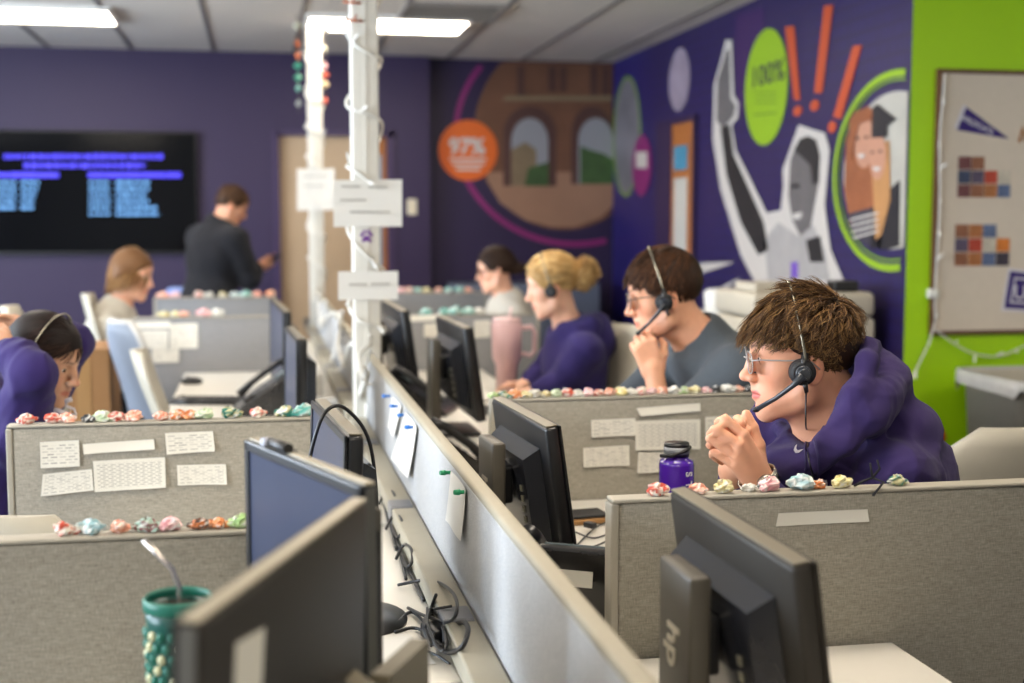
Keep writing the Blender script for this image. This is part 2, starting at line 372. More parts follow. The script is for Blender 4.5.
c = atx(767, 75, WX-.009); text_mb('100%', .17, .001, Matrix.Translation(c) @ nR @ Matrix.Scale(1.35, 4, (1, 0, 0)), .0).build('lettering', dkpurple, mr_)
for k in range(3): wpoly([(756, 92+k*5), (778, 92+k*5), (778, 93.5+k*5), (756, 93.5+k*5)], 'R', 4, mat('olive small print', '5f7f1a', .5), 'small_print', mr_)
wpoly([(755, 114), (778, 112), (778, 114), (755, 116)], 'R', 4, MATS['olive small print'], 'small_print', mr_)
for pts, dot in (([(786, 27), (795, 26), (801, 100), (795, 100)], (794, 803, 106, 116)), ([(825, 6), (834, 5), (823, 93), (815, 93)], (811, 820, 100, 111)), ([(854, 46), (863, 45), (842, 119), (834, 117)], (829, 837, 121, 133))):
    e = wpoly(pts, 'R', 3, orange if False else mat('red-orange print', 'b24620', .5), 'exclamation_bar', mr_); wpoly(oval(*dot, 'R', 20), 'R', 3, MATS['red-orange print'], 'exclamation_dot', mr_, False)
# cut-out portrait: white outline and grey tones
wpoly([(727, 40), (733, 40), (735, 95), (740, 103), (739, 118), (733, 125), (737, 150), (752, 180), (768, 213), (782, 210), (785, 185), (784, 170), (800, 125), (826, 133), (831, 150), (826, 205), (832, 250), (850, 292), (838, 300), (800, 300), (765, 300), (742, 255), (722, 190), (714, 140), (715, 85), (722, 60)], 'R', 4, white_p, 'portrait_outline', mr_)
gd = mat('dark grey photo print', '1e1c1e', .5, var=.3, scale=9); gm = mat('mid grey photo print', '5f5b5b', .5, var=.3, scale=9); gl = mat('light grey photo print', '9c9896', .5, var=.15, scale=9)
wpoly([(728, 50), (731, 50), (732, 98), (737, 106), (735, 116), (730, 122), (724, 128), (718, 120), (719, 80), (724, 64)], 'R', 5, gm, 'raised_hand', mr_)
wpoly([(722, 128), (731, 124), (735, 155), (750, 188), (765, 222), (770, 250), (760, 255), (742, 222), (728, 175)], 'R', 5, gd, 'raised_arm', mr_)
wpoly([(792, 160), (798, 145), (808, 137), (817, 140), (821, 155), (821, 180), (816, 205), (812, 228), (802, 236), (794, 220), (790, 195)], 'R', 5, gm, 'portrait_face', mr_)
wpoly([(796, 150), (802, 139), (810, 136), (818, 140), (822, 156), (820, 182), (815, 185), (812, 165), (803, 156)], 'R', 6, gd, 'portrait_hair', mr_)
wpoly([(793, 184), (801, 184), (801, 188), (793, 188)], 'R', 6, gd, 'portrait_eye', mr_); wpoly([(794, 214), (804, 212), (803, 218), (796, 220)], 'R', 6, white_p, 'portrait_smile', mr_)
wpoly([(765, 240), (780, 222), (800, 236), (815, 225), (826, 250), (832, 280), (770, 280)], 'R', 5, gl, 'portrait_shirt', mr_)
wpoly([(808, 240), (822, 236), (826, 262), (812, 262)], 'R', 6, gd, 'shirt_shade', mr_); wpoly([(793, 262), (800, 262), (800, 278), (793, 278)], 'R', 6, mat('violet print', '6a4aa8', .5), 'shirt_stripe', mr_)
for pts in ([(700, 263), (735, 262), (700, 274)], [(706, 295), (742, 277), (712, 301)], [(752, 300), (790, 285), (760, 305)]): wpoly(pts, 'R', 2, white_p, 'burst_ray', mr_)
ring(834, 962, 69, 272, 'R', 3, lime, 'green_ring', mr_, .032, 96, lambda p: p.y > GY+.02)
ring(839, 957, 78, 262, 'R', 3, green_line, 'thin_ring', mr_, .012, 96, lambda p: p.y > GY+.02)
cl = lambda P: [Vector((p.x, max(p.y, GY+.01), p.z)) for p in P]
wpoly(cl(oval(845, 950, 91, 250, 'R')), 'R', 4, mat('pale photo ground', 'a8a49a', .5, var=.2, scale=5), 'round_photo', mr_, False)
skin_p = mat('printed skin', 'b08068', .5, var=.1); hair_r = mat('printed auburn hair', '8a5030', .5, var=.3, scale=12); hair_b = mat('printed fair hair', 'a8794a', .5, var=.3, scale=12)
wpoly([(846, 190), (848, 140), (858, 112), (870, 106), (880, 115), (884, 150), (882, 215), (868, 242), (852, 225)], 'R', 5, hair_r, 'printed_hair', mr_)
wpoly(oval(857, 877, 118, 168, 'R', 24), 'R', 6, skin_p, 'printed_face', mr_, False)
wpoly([(850, 214), (882, 205), (884, 248), (868, 244), (856, 234)], 'R', 6, mat('striped shirt print', '35323c', .5, var=.3), 'printed_shirt', mr_)
wpoly([(872, 248), (874, 210), (886, 195), (902, 180), (901.5, 246), (888, 250)], 'R', 6, mat('black gown print', '18161c', .5), 'printed_gown', mr_)
wpoly([(874, 150), (892, 140), (893, 200), (884, 235), (878, 240)], 'R', 7, hair_b, 'printed_hair', mr_)
wpoly(oval(873, 889, 134, 180, 'R', 24), 'R', 8, skin_p, 'printed_face', mr_, False)
wpoly([(876, 108), (880, 104), (899, 119), (890, 126), (890, 137), (875, 138)], 'R', 9, MATS['black gown print'], 'printed_cap', mr_)

for (ex, ey, w_) in ((861, 138, 3), (870, 137, 3), (876, 152, 2.6), (884, 151, 2.6)): wpoly([(ex-w_/2, ey-1), (ex+w_/2, ey-1), (ex+w_/2, ey+1.5), (ex-w_/2, ey+1.5)], 'R', 10, MATS['dark grey photo print'], 'printed_eye', mr_)
for (ex, ey) in ((865, 156), (880.5, 169)): wpoly([(ex-4, ey-2), (ex+4, ey-2), (ex+2, ey+2), (ex-2, ey+2)], 'R', 10, white_p, 'printed_smile', mr_)
wpoly([(853, 120), (858, 112), (866, 110), (874, 116), (871, 121), (862, 124), (858, 140), (855, 160), (851, 160)], 'R', 9, hair_r, 'printed_fringe', mr_)
for k in range(4): wpoly([(853+k, 219+k*6), (881, 212+k*6), (881, 214+k*6), (853+k, 221+k*6)], 'R', 8, white_p, 'shirt_stripe', mr_)
# ------------------------------------------------------------------ partitions and worktops
cloth = weave('grey green panel fabric', '7d786d', 'a8a294'); cap_m = mat('beige panel trim', 'a09987', .6, var=.04)
cloth_sp = weave('pale grey panel fabric', '96989c', 'b8b9b8')
cloth_far = weave('mid grey panel fabric', '77777a', '949494')
metal_g = mat('grey painted metal', '77777a', .4, metal=.4); blackp = mat('black plastic', '0f0f11', .34, var=.1, spec=.55); dkgrey = mat('dark grey plastic', '222121', .42, var=.08)
trim_f = mat('fabric edge trim', 'a09a8c', .7, var=.05)
TOP = 1.04; DESK = .77
def partition(lab, x0, x1, y, t=.04, m=None, top=TOP, grp='fabric partitions between desks'):
    L_ = x1-x0; o = empty('partition', lab, 'partition', ((x0+x1)/2, y, 0), group=grp); h = L_/2
    MB().b2((-h+.012, -t/2+.002, .06), (h-.008, t/2-.001, top-.008), .006, seg=3).build('fabric_panel', m or cloth, o)
    MB().b2((-h, -t/2, top-.007), (h, t/2, top), .003, seg=3).build('top_trim', trim_f, o)
    for s in (-1, 1): MB().b2((s*h-.007-(.005 if s > 0 else -.005), -t/2, .0), (s*h+.007-(.005 if s > 0 else -.005), t/2, top-.008), .003).build('end_trim', trim_f, o)
    return o
def spine(lab, y0, y1):
    x0, x1 = .360, .388; o = empty('partition', lab, 'partition', ((x0+x1)/2, (y0+y1)/2, 0), group='long central partitions'); h = (y1-y0)/2; t = x1-x0
    MB().b2((-t/2+.002, -h+.012, .10), (t/2-.002, h-.012, TOP-.012), .008, seg=3).build('fabric_panel', cloth_sp, o)
    MB().b2((-t/2, -h, TOP-.016), (t/2, h, TOP), .006, seg=3).build('top_trim', cap_m, o)
    for s in (-1, 1): MB().b2((-t/2, s*h-.012, 0), (t/2, s*h+.0, TOP-.016), .003).build('end_trim', cap_m, o)
    # cable raceway on the desk side
    MB().b2((-t/2-.058, -h, DESK+.004), (-t/2-.001, h, DESK+.045), .004).build('cable_raceway', cap_m, o)
    n = int(2*h/.9)
    for k in range(n): MB().b2((-t/2-.061, -h+.5+k*.9, DESK+.003), (-t/2-.006, -h+.58+k*.9, DESK+.05), .004).build('raceway_clip', metal_g, o)
    return o
spine('long grey partition running between the desks to the front white column', .75, 4.52)
spine('long grey partition between the two white columns', 4.73, 9.3)
LP = [('grey-green partition behind the green woven tumbler, paper flowers along its top', -.95, .10, 1.965, cloth), ('grey-green partition with six taped notes in front of the woman holding her head', -.565, .125, 3.08, cloth),
      ('grey partition with sheets of tables beside the pale empty chairs', -.60, .09, 6.42, cloth_far), ('grey far partition in front of the standing man in black', -.62, .10, 8.04, cloth_far)]
for lab, a, b, y, m in LP: partition(lab, a, b, y, m=m)
RPt = [('grey-green partition in front of the curly-haired man, one paper strip on it', .567, 1.345, 2.065, cloth), ('grey-green partition with six notes behind the purple water bottle', .583, 1.345, 3.29, cloth),
       ('grey partition beyond the pink tumbler with white sheets', .60, 1.36, 6.3, cloth_far), ('grey far partition topped with teal flowers by the woman in white', .60, 1.45, 8.3, cloth_far)]
for lab, a, b, y, m in RPt: partition(lab, a, b, y, m=m)
white_top = mat('white laminate', 'dedad0', .35, var=.02)
def worktop(lab, x0, x1, y0, y1):
    o = empty('desk', lab, 'desk', ((x0+x1)/2, (y0+y1)/2, 0), group='white desks'); a, b = (x1-x0)/2, (y1-y0)/2
    MB().b2((-a, -b, DESK-.03), (a, b, DESK), .006, seg=3).build('desk_top', white_top, o)
    for sx in (-1, 1):
        for sy in (-1, 1): MB().b2((sx*(a-.05)-.02, sy*(b-.06)-.02, 0), (sx*(a-.05)+.02, sy*(b-.06)+.02, DESK-.03), .004).build('leg', metal_g, o)
    MB().b2((-a+.07, -b+.05, DESK-.10), (-a+.09, b-.05, DESK-.03)).build('apron', metal_g, o)
    return o
WL = -.36
for lab, y0, y1 in [('white desk under the big close monitors', .72, 1.94), ('white desk behind the partition with paper flowers and in front of the six taped notes', 1.99, 3.055), ('white desk with mouse beside the pale chairs', 3.105, 6.395), ('white desk by the woman in the white sweater', 6.445, 8.015)]:
    worktop(lab, WL, .355, y0, y1)
for lab, y0, y1 in [('white desk behind the close monitor with the silver logo', .72, 2.04), ('white desk of the curly-haired man with purple bottle', 2.09, 3.265), ('white desk with the pink tumbler', 3.315, 6.275), ('white desk of the far woman with glasses', 6.325, 8.275)]:
    worktop(lab, .393, 1.072, y0, y1)

# ------------------------------------------------------------------ monitors
screen_off = mat('dim blue-grey screen', '2e3344', .3, spec=.2, var=.25, scale=6, emit='4c5878', estr=.16); screen_dark = mat('dark screen glass', '14161c', .15, spec=.6)
silver = mat('silver logo metal', 'c4bca8', .35, metal=.3); bezel_tan = mat('warm grey monitor case', '2c2822', .5, var=.06, spec=.35)
sticker_m = mat('white paper label', 'd8d4c6', .7, var=.03)
def monitor(lab, near, far, top, face, h=.30, stand='column', case=None, scr=None, logo=False, glare=False, grp=None, thick=.028, bulge=True, glint_m=None, tilt=8):
    """near/far: xy of the two ends of the top edge, face=+1: screen on the +normal side"""
    n, f = Vector((*near, 0)), Vector((*far, 0)); d = (f-n); w = d.length; c = (n+f)/2; ang = math.atan2(d.y, d.x)
    o = empty('computer_monitor', lab, 'monitor', (c.x, c.y, DESK+.001), ang, grp)
    # local: x along width (near -> far), screen faces -y*face ... back is +y
    s = -1 if face > 0 else 1          # sign of the screen side along local y
    case = case or blackp; H_ = top-DESK-.001; zb = H_-h
    m = MB(); m.box((0, -s*thick/2, zb+h/2), (w, thick, h), .008, seg=3)
    m.build('housing', case, o)
    fr = MB(); b = .014
    for sx in (-1, 1): fr.box((sx*(w/2-b/2), s*.002, zb+h/2), (b, .006, h), .002)
    fr.box((0, s*.002, zb+h-b/2), (w, .006, b), .002); fr.box((0, s*.002, zb+b*.8), (w, .006, b*1.6), .002)
    fr.build('bezel', case, o)
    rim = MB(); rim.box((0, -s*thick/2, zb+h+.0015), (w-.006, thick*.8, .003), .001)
    if glint_m:
        for sx in (-1, 1): MB().box((sx*(w/2+.001), -s*thick/2, zb+h/2), (.002, thick*.7, h-.006), .0008).build('side_edge', mat('steel grey edge', '55544f', .4), o)
    rim.build('rim', glint_m or mat('warm grey painted rim glint', '6e6655', .4), o)  # lighter strip colour paints in the ceiling-light glint along the top edge
    MB().box((0, s*.0008, zb+h/2+b*.3), (w-2*b, .002, h-2.6*b)).build('screen', scr or screen_off, o)
    if bulge:
        bw = w*.72; bh = h*.72; yb_ = -s*(thick+.0005)
        vs = []; 
        for (xx, zz, yy) in ((bw/2, bh/2, 0), (bw/2-.015, bh/2-.02, .034)):
            for a, c2 in ((-1, -1), (1, -1), (1, 1), (-1, 1)): vs.append((a*xx, yb_-s*yy, zb+h*.47+c2*zz))
        MB().add(vs, [[0, 1, 2, 3], [4, 5, 6, 7]]+[[i, (i+1) % 4, 4+(i+1) % 4, 4+i] for i in range(4)]).build('back_bulge', mat('glossy dark plastic', '1c1e24', .18), o)
        pp = MB(); 
        for k in range(5): pp.box((-bw*.32, -s*(thick+.036), zb+h*.25+k*.022), (.012, .003, .013), .001)
        pp.build('port', mat('port metal', '8a8672', .4, metal=.5), o)
    ta = s*R(tilt); Rx = Matrix.Rotation(ta, 3, 'X'); cpt = Vector((0, 0, H_))
    for ch in o.children: ch.rotation_euler = (ta, 0, 0); ch.location = cpt-Rx @ cpt
    yc_ = -s*(thick+.052)
    if stand == 'column':
        MB().box((.0, yc_, (H_-.055)/2+.008), (.125, .03, H_-.075), .006, seg=3).build('stand_column', mat('bronze grey stand', '4b463c', .42, var=.05), o)
        MB().box((0, -s*.03, .008), (.24, .19, .014), .006, seg=3).build('stand_base', case, o)
        MB().box((0, -s*(thick+.04), zb+h*.5), (.08, .05, .08), .006).build('hinge', blackp, o)
    else:
        MB().cyl((0, -s*.06, .01), (0, -s*.055, H_*.62), .02, .018).build('stand_column', case, o)
        MB().box((0, -s*(thick+.018), zb+h*.42), (.09, .04, .09), .008).build('hinge', blackp, o)
        MB().lathe([(0, 0), (.11, 0), (.11, .006), (.04, .014), (0, .014)], M=Matrix.Translation((0, -s*.05, 0)) @ Matrix.Scale(.8, 4, (0, 1, 0))).build('stand_base', case, o)
    if logo:
        y_ = yc_-s*.0165
        # letters run down the column
        X = Vector((0, 0, -1)); Z = Vector((0, -s, 0)); Y = Z.cross(X)
        Mx = Matrix(((X.x, Y.x, Z.x, 0), (X.y, Y.y, Z.y, y_), (X.z, Y.z, Z.z, H_*.5), (0, 0, 0, 1)))
        text_mb('hp', .062, .001, Mx, .0012).build('logo', silver, o)
    return o
HPG = 'black monitors seen from behind beside the central partition'
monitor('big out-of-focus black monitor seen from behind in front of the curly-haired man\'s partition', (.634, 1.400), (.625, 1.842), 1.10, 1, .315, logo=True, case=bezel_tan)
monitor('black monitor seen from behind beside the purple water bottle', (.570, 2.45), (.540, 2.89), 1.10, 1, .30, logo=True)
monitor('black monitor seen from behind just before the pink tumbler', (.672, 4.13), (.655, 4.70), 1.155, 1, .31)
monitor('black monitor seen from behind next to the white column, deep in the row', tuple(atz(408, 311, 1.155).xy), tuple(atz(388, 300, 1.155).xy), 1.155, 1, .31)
m0 = monitor('huge blurred monitor with a tan back and white label, closest of all', (-.066, .98), (.094, 1.392), 1.2, -1, .31, stand='arm', case=bezel_tan, bulge=False, tilt=2, thick=.020, glint_m=mat('tan painted rim glint', 'a09680', .4))
m1 = monitor('monitor showing its dim screen with a webcam on top', (.112, 1.455), (-.02, 1.805), 1.2, -1, .31, stand="column", case=blackp, scr=screen_off, tilt=0, thick=.018, glint_m=mat('tan painted rim glint', 'a09680', .4))
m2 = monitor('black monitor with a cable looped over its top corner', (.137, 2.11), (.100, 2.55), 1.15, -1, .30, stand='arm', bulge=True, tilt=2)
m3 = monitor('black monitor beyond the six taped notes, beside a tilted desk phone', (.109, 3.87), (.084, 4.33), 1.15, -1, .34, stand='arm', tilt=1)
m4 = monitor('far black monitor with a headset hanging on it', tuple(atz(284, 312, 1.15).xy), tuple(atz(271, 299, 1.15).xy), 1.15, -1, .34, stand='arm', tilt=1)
# label sticker and webcam
MB().box((-.125, -.0207, .352), (.062, .001, .075), rot=(0, R(6), 0)).build('sticker', sticker_m, next(c for c in m0.children if c.name.startswith('housing')))
win = MB(); win.box((-.09, .0035, .34-.13), (.12, .001, .012)).box((.05, .0035, .34-.13), (.16, .001, .012)).box((.02, .0035, .34-.20), (.22, .001, .09)); win.build('window_outline', mat('dim screen window', '262b3a', .3, emit='3a4260', estr=.10), next(c for c in m1.children if c.name.startswith('screen')))
p = Vector((-.02, 1.805, 1.203)).lerp(Vector((.112, 1.455, 1.203)), .30)
wcs = .6
wc = empty('webcam', 'small dark webcam clipped on top of the monitor with the dim screen', 'webcam', (p.x, p.y, 1.2015), math.atan2(-.39, .155))
MB().cyl((-.05, .004, .011), (.05, .004, .011), .011).build('body', dkgrey, wc); MB().cyl((-.052, .004, .011), (-.052, -.014, .012), .011, .009).build('lens', mat('lens glass', 'b8bcc8', .1), wc)
MB().box((.02, .012, .002), (.05, .03, .004), .001).build('clip', dkgrey, wc); wc.scale = (.62, .62, .62)

# ------------------------------------------------------------------ desk phones
def phone(lab, x, y, rz, sc_=1., grp=None, flip=1):
    o = empty('desk_phone', lab, 'phone', (x, y, DESK+.001), rz, grp)
    # local: phone faces +x, its back stands towards -x
    w = .21*sc_; d = .16*sc_; prof = [(.11, .012), (-.09, .15), (-.105, .145), (-.085, .06), (-.07, .0), (.11, 0)]
    prof = [(a*sc_, b*sc_) for a, b in prof]
    mb = MB(); mb.prism([(a, -w/2, b) for a, b in prof], (0, w, 0)); b_ = mb.build('body', mat('glossy phone plastic', '211f1e', .15, var=.05), o)
    bv = b_.modifiers.new('bevel', 'BEVEL'); bv.width = .006; bv.segments = 3
    MB().box((-.05*sc_, 0, .128*sc_), (.07*sc_, .11*sc_, .004), .001, rot=(0, R(35), 0)).build('display', mat('phone lcd', '5a6468', .2), o)
    kp = MB()
    for i in range(4):
        for j in range(3): kp.box(((.0+.022*i)*sc_, (j-1)*.024*sc_+.02, (.098-.0152*i)*sc_), (.014, .017, .006), .002, rot=(0, R(35), 0))
    kp.build('keypad', mat('phone keys', '6a6a6a', .5), o)
    MB().tube([(a_*sc_, -.085*sc_*flip, b_z*sc_) for a_, b_z in ((-.075, .16), (-.03, .145), (.05, .085), (.09, .045))], [.018, .012, .012, .018], 10).build('handset', blackp, o)
    MB().box((-.098*sc_, .01, .10*sc_), (.002, .09*sc_, .035*sc_), rot=(0, R(14), 0)).build('label', sticker_m, o)
    return o
q_ = atz(572, 549, .925); phone('glossy black desk phone seen from behind beside the curly-haired man\'s partition end', q_.x+.1*math.cos(R(60))*1.05, q_.y+.1*math.sin(R(60))*1.05, R(60), 1.05, flip=-1)
phone('dark desk phone tilted on the desk below the third monitor', *atz(268, 412, DESK).xy[:], R(180), 1.2)
phone('black desk phone lying between the two monitors near the pink tumbler', *(.60, 4.90), R(-20), 1.1)
phone('black desk phone in front of the monitor just before the pink tumbler', *(.52, 3.72), R(15), 1.0)

# ------------------------------------------------------------------ papers
def paper_mat(name, rows, colw, base='d6d2c6', ink='8f8c86', band=False):
    if name in MATS: return MATS[name]
    m = bpy.data.materials.new(name); m.use_nodes = True; N = m.node_tree.nodes; L = m.node_tree.links; b = N['Principled BSDF']; b.inputs['Roughness'].default_value = .75
    tc = N.new('ShaderNodeTexCoord'); mp = N.new('ShaderNodeMapping'); L.new(tc.outputs['UV'], mp.inputs['Vector'])
    br = N.new('ShaderNodeTexBrick'); br.inputs['Scale'].default_value = 1; br.inputs['Brick Width'].default_value = colw; br.inputs['Row Height'].default_value = 1/rows
    br.inputs['Mortar Size'].default_value = .32/rows; br.inputs['Mortar Smooth'].default_value = .2; br.offset = .37
    br.inputs['Color1'].default_value = (*hexc(ink), 1); br.inputs['Color2'].default_value = (*hexc(base if not band else ink), 1); br.inputs['Mortar'].default_value = (*hexc(base), 1)
    L.new(mp.outputs[0], br.inputs['Vector'])
    # keep a clean margin
    sp = N.new('ShaderNodeSeparateXYZ'); L.new(tc.outputs['UV'], sp.inputs[0]); prev = None
    for ax, lo, hi in (('X', .05, .95), ('Y', .1, .9)):
        for op, th in (('GREATER_THAN', lo), ('LESS_THAN', hi)):
            q = N.new('ShaderNodeMath'); q.operation = op; q.inputs[1].default_value = th; L.new(sp.outputs[ax], q.inputs[0])
            if prev is None: prev = q.outputs[0]
            else:
                mm = N.new('ShaderNodeMath'); mm.operation = 'MULTIPLY'; L.new(prev, mm.inputs[0]); L.new(q.outputs[0], mm.inputs[1]); prev = mm.outputs[0]
    mx = N.new('ShaderNodeMix'); mx.data_type = 'RGBA'; mx.inputs[6].default_value = (*hexc(base), 1); L.new(br.outputs['Color'], mx.inputs[7]); L.new(prev, mx.inputs[0])
    L.new(mx.outputs[2], b.inputs['Base Color']); MATS[name] = m; return m
notes = [paper_mat('printed list', 9, .23), paper_mat('printed table', 16, .11, ink='a09d95', band=True), paper_mat('printed line strip', 2.2, .09, ink='a8a59c', band=True), paper_mat('printed table fine', 12, .16)]
blank = mat('plain white paper', 'd9d7d0', .75, var=.02, scale=8)
def paper(lab, quad, m, grp=None, curl=.004, off=Vector((0, -1, 0)), name='note', cat='note', nx=8, ny=6):
    """quad: 4 world points TL, TR, BR, BL; thin sheet with a slight curl away from its support"""
    TL, TR, BR, BL = [Vector(q) for q in quad]; c = (TL+TR+BR+BL)/4; vs = []; uv = []
    for j in range(ny+1):
        for i in range(nx+1):
            s, t = i/nx, j/ny; p = TL.lerp(TR, s).lerp(BL.lerp(BR, s), t)
            p = p+off*(.0006+curl*(t**2)*(1+.5*math.sin(s*5+c.x*30))+curl*.6*(2*s-1)**2)
            vs.append(p-c); uv.append((s, 1-t))
    k = (nx+1)*(ny+1); vs += [p+off*.0004 for p in vs]
    fs = []
    for j in range(ny):
        for i in range(nx):
            a = j*(nx+1)+i; q = [a, a+1, a+nx+2, a+nx+1]; fs.append([x for x in q[::-1]]); fs.append([x+k for x in q])
    me = bpy.data.meshes.new(name); me.from_pydata(vs, [], fs); ul = me.uv_layers.new(name='UVMap')
    for pl in me.polygons:
        for li in pl.loop_indices: ul.data[li].uv = uv[me.loops[li].vertex_index % k]
    me.polygons.foreach_set('use_smooth', [True]*len(me.polygons)); me.materials.append(m)
    o = bpy.data.objects.new(name, me); COL.objects.link(o); o.location = c
    return tag(o, lab, cat, grp)
def note_on(lab, px, Y, m, curl=.003, **k): return paper(lab, [aty(u, v, Y) for u, v in px], m, curl=curl, **k)
Y2 = 3.0612
note_on('small square printed note, upper corner nearest the holding woman\'s sleeve', [(40, 442), (79, 440), (80, 466), (41, 468)], Y2, notes[0])
note_on('narrow printed strip above the wide table sheet', [(83, 444), (154, 439), (155, 449), (84, 454)], Y2, notes[2])
note_on('printed note in the top row beyond the narrow strip', [(165, 433), (213, 431), (215, 451), (167, 454)], Y2, notes[0])
note_on('printed note with a folded corner below the small square note', [(43, 474), (92, 469), (94, 490), (41, 496)], Y2, notes[3])
note_on('large table sheet in the middle of the six taped notes', [(93, 461), (165, 457), (166, 487), (95, 492)], Y2, notes[1])
note_on('printed note in the bottom row beside the large table sheet', [(177, 465), (226, 464), (227, 484), (178, 485)], Y2, notes[3])
Y3 = 3.2712
note_on('printed note just beyond the black monitor, upper of two', [(591, 420), (635, 418), (635, 435), (591, 437)], Y3, notes[0])
note_on('printed note just beyond the black monitor, lower of two', [(583, 448), (629, 445), (629, 465), (583, 467)], Y3, notes[3])
note_on('slanted narrow paper strip above the ruled table sheet', [(636, 408), (700, 403), (700, 411), (640, 416)], Y3, notes[2])
note_on('ruled table sheet behind the bottle cap', [(635, 421), (700, 419), (700, 449), (635, 450)], Y3, notes[1])
note_on('printed note half hidden by the purple bottle', [(638, 452), (676, 451), (676, 471), (637, 473)], Y3, notes[3])
note_on('printed note behind the clasped hands', [(705, 417), (742, 415), (742, 438), (705, 440)], Y3, notes[0])
note_on('long paper strip on the partition in front of the curly-haired man', [(778, 513), (867, 509), (868, 521), (775, 526)], 2.0462, notes[2], curl=.002)
Y4 = 6.4012; g_ = 'white sheets on the partition by the pale chairs'
for i, (q, m) in enumerate([([(128, 322), (170, 321), (170, 328), (128, 329)], 2), ([(132, 331), (168, 330), (168, 348), (132, 349)], 1), ([(170, 324), (198, 323), (198, 348), (170, 349)], 3), ([(152, 349), (179, 348), (179, 362), (152, 363)], 0)]):
    note_on(['narrow strip topping the sheets beside the pale chairs', 'table sheet beside the pale chairs', 'tall sheet farthest from the pale chairs', 'low sheet beneath the others beside the pale chairs'][i], q, Y4, notes[m], grp=g_)
Y5 = 6.2812
for lab, q, m in [('long strip above sheets behind the pink tumbler', [(403, 316), (440, 314), (440, 320), (404, 322)], 2), ('wide sheet near the monitor behind the pink tumbler', [(424, 324), (446, 323), (446, 336), (424, 337)], 3), ('table sheet on the partition over the pink tumbler', [(474, 321), (490, 320), (490, 337), (474, 338)], 1), ('sheet nearest the blonde woman on the grey partition', [(495, 320), (520, 319), (520, 332), (495, 333)], 0), ('lower sheet on the grey partition by the black monitor', [(428, 339), (446, 338), (446, 350), (428, 351)], 0)]:
    note_on(lab, q, Y5, notes[m])
# ------------------------------------------------------------------ columns, strings of lights, signs
white_post = mat('white painted column', 'cfccc2', .45, var=.02, scale=5); wire_m = mat('white wire', 'd8d6ce', .5); bulb_m = mat('clear white bulb', 'e4e2dc', .3)
def column(lab, y):
    o = empty('power_column', lab, 'column', (.372, y, 0), group='white columns on the central partition'); a = .047
    MB().b2((-a, -a, 0), (a, a, CEIL-.008), .006, seg=3).build('post', white_post, o)
    MB().b2((-.008, -a-.004, TOP+.02), (.008, -a-.0005, CEIL-.01), .002).build('cover_strip', white_post, o)
    MB().b2((-a-.006, -a-.006, CEIL-.03), (a+.006, a+.006, CEIL-.0075), .003).build('collar', white_post, o)
    return o
C1 = column('thick white square column with a paw sticker and two paper signs', 4.62); C2 = column('second white square column farther down the partition', 8.6-.0)
def light_string(lab, pts, r=.004, every=.12, name='string_lights', cat='string lights'):
    o = empty(name, lab, cat, pts[0]); p0 = Vector(pts[0]); P = [Vector(p)-p0 for p in pts]
    # smooth the path
    Q = [P[0]]
    for i in range(len(P)-1):
        a, b, c, d = P[max(i-1, 0)], P[i], P[i+1], P[min(i+2, len(P)-1)]
        for k in range(1, 7):
            t = k/6; Q.append(.5*((2*b)+(c-a)*t+(2*a-5*b+4*c-d)*t*t+(3*b-a-3*c+d)*t**3))
    MB().tube(Q, r, 6).build('wire', wire_m, o); acc = 0; k = 0
    for i in range(1, len(Q)):
        acc += (Q[i]-Q[i-1]).length
        if acc > every:
            acc = 0; k += 1; dd = Vector((math.cos(k*2.1)*.6, -abs(math.sin(k*1.7))-.2, math.sin(k*2.4))).normalized()
            MB().cyl(Q[i], Q[i]+dd*.022, .004, .0045, 6).cyl(Q[i]+dd*.022, Q[i]+dd*.045, .006, .002, 6).build('bulb', bulb_m, o)
    return o
def helix(y, z0, z1, turns, a=.058, ph=0., s=1):
    P = []
    n = int(turns*8)
    for i in range(n+1):
        t = ph+s*2*math.pi*i/8; z = z1+(z0-z1)*i/n
        c, sn = math.cos(t), math.sin(t); k = a/max(abs(c), abs(sn)); k = min(k, a*1.2)
        P.append(((.372+c*k), y+sn*k, z+.02*math.sin(i)))
    return P
light_string('white string lights wound around the front white column and down along the partition', helix(4.62, 1.08, 2.62, 6.5, ph=R(200))+[(.366, 4.55, 1.06), (.33, 4.45, 1.03), (.338, 4.3, .96), (.334, 4.1, 1.02)], .0055, .16)
light_string('white string lights wound around the farther white column', helix(8.6, 1.1, 2.6, 7, ph=R(90))+[(.36, 8.5, 1.06), (.33, 8.2, 1.0)], .006, .2)
dr_ = [(.372, 8.3, 1.047), (.362, 7.9, 1.05), (.333, 7.6, 1.0), (.33, 7.2, .93), (.334, 6.8, 1.0), (.362, 6.4, 1.05), (.36, 5.9, 1.052), (.33, 5.6, .97), (.33, 5.3, .91), (.334, 5.0, 1.02), (.36, 4.8, 1.05)]
light_string('white string lights draped along the far stretch of partition', dr_, .007, .2)
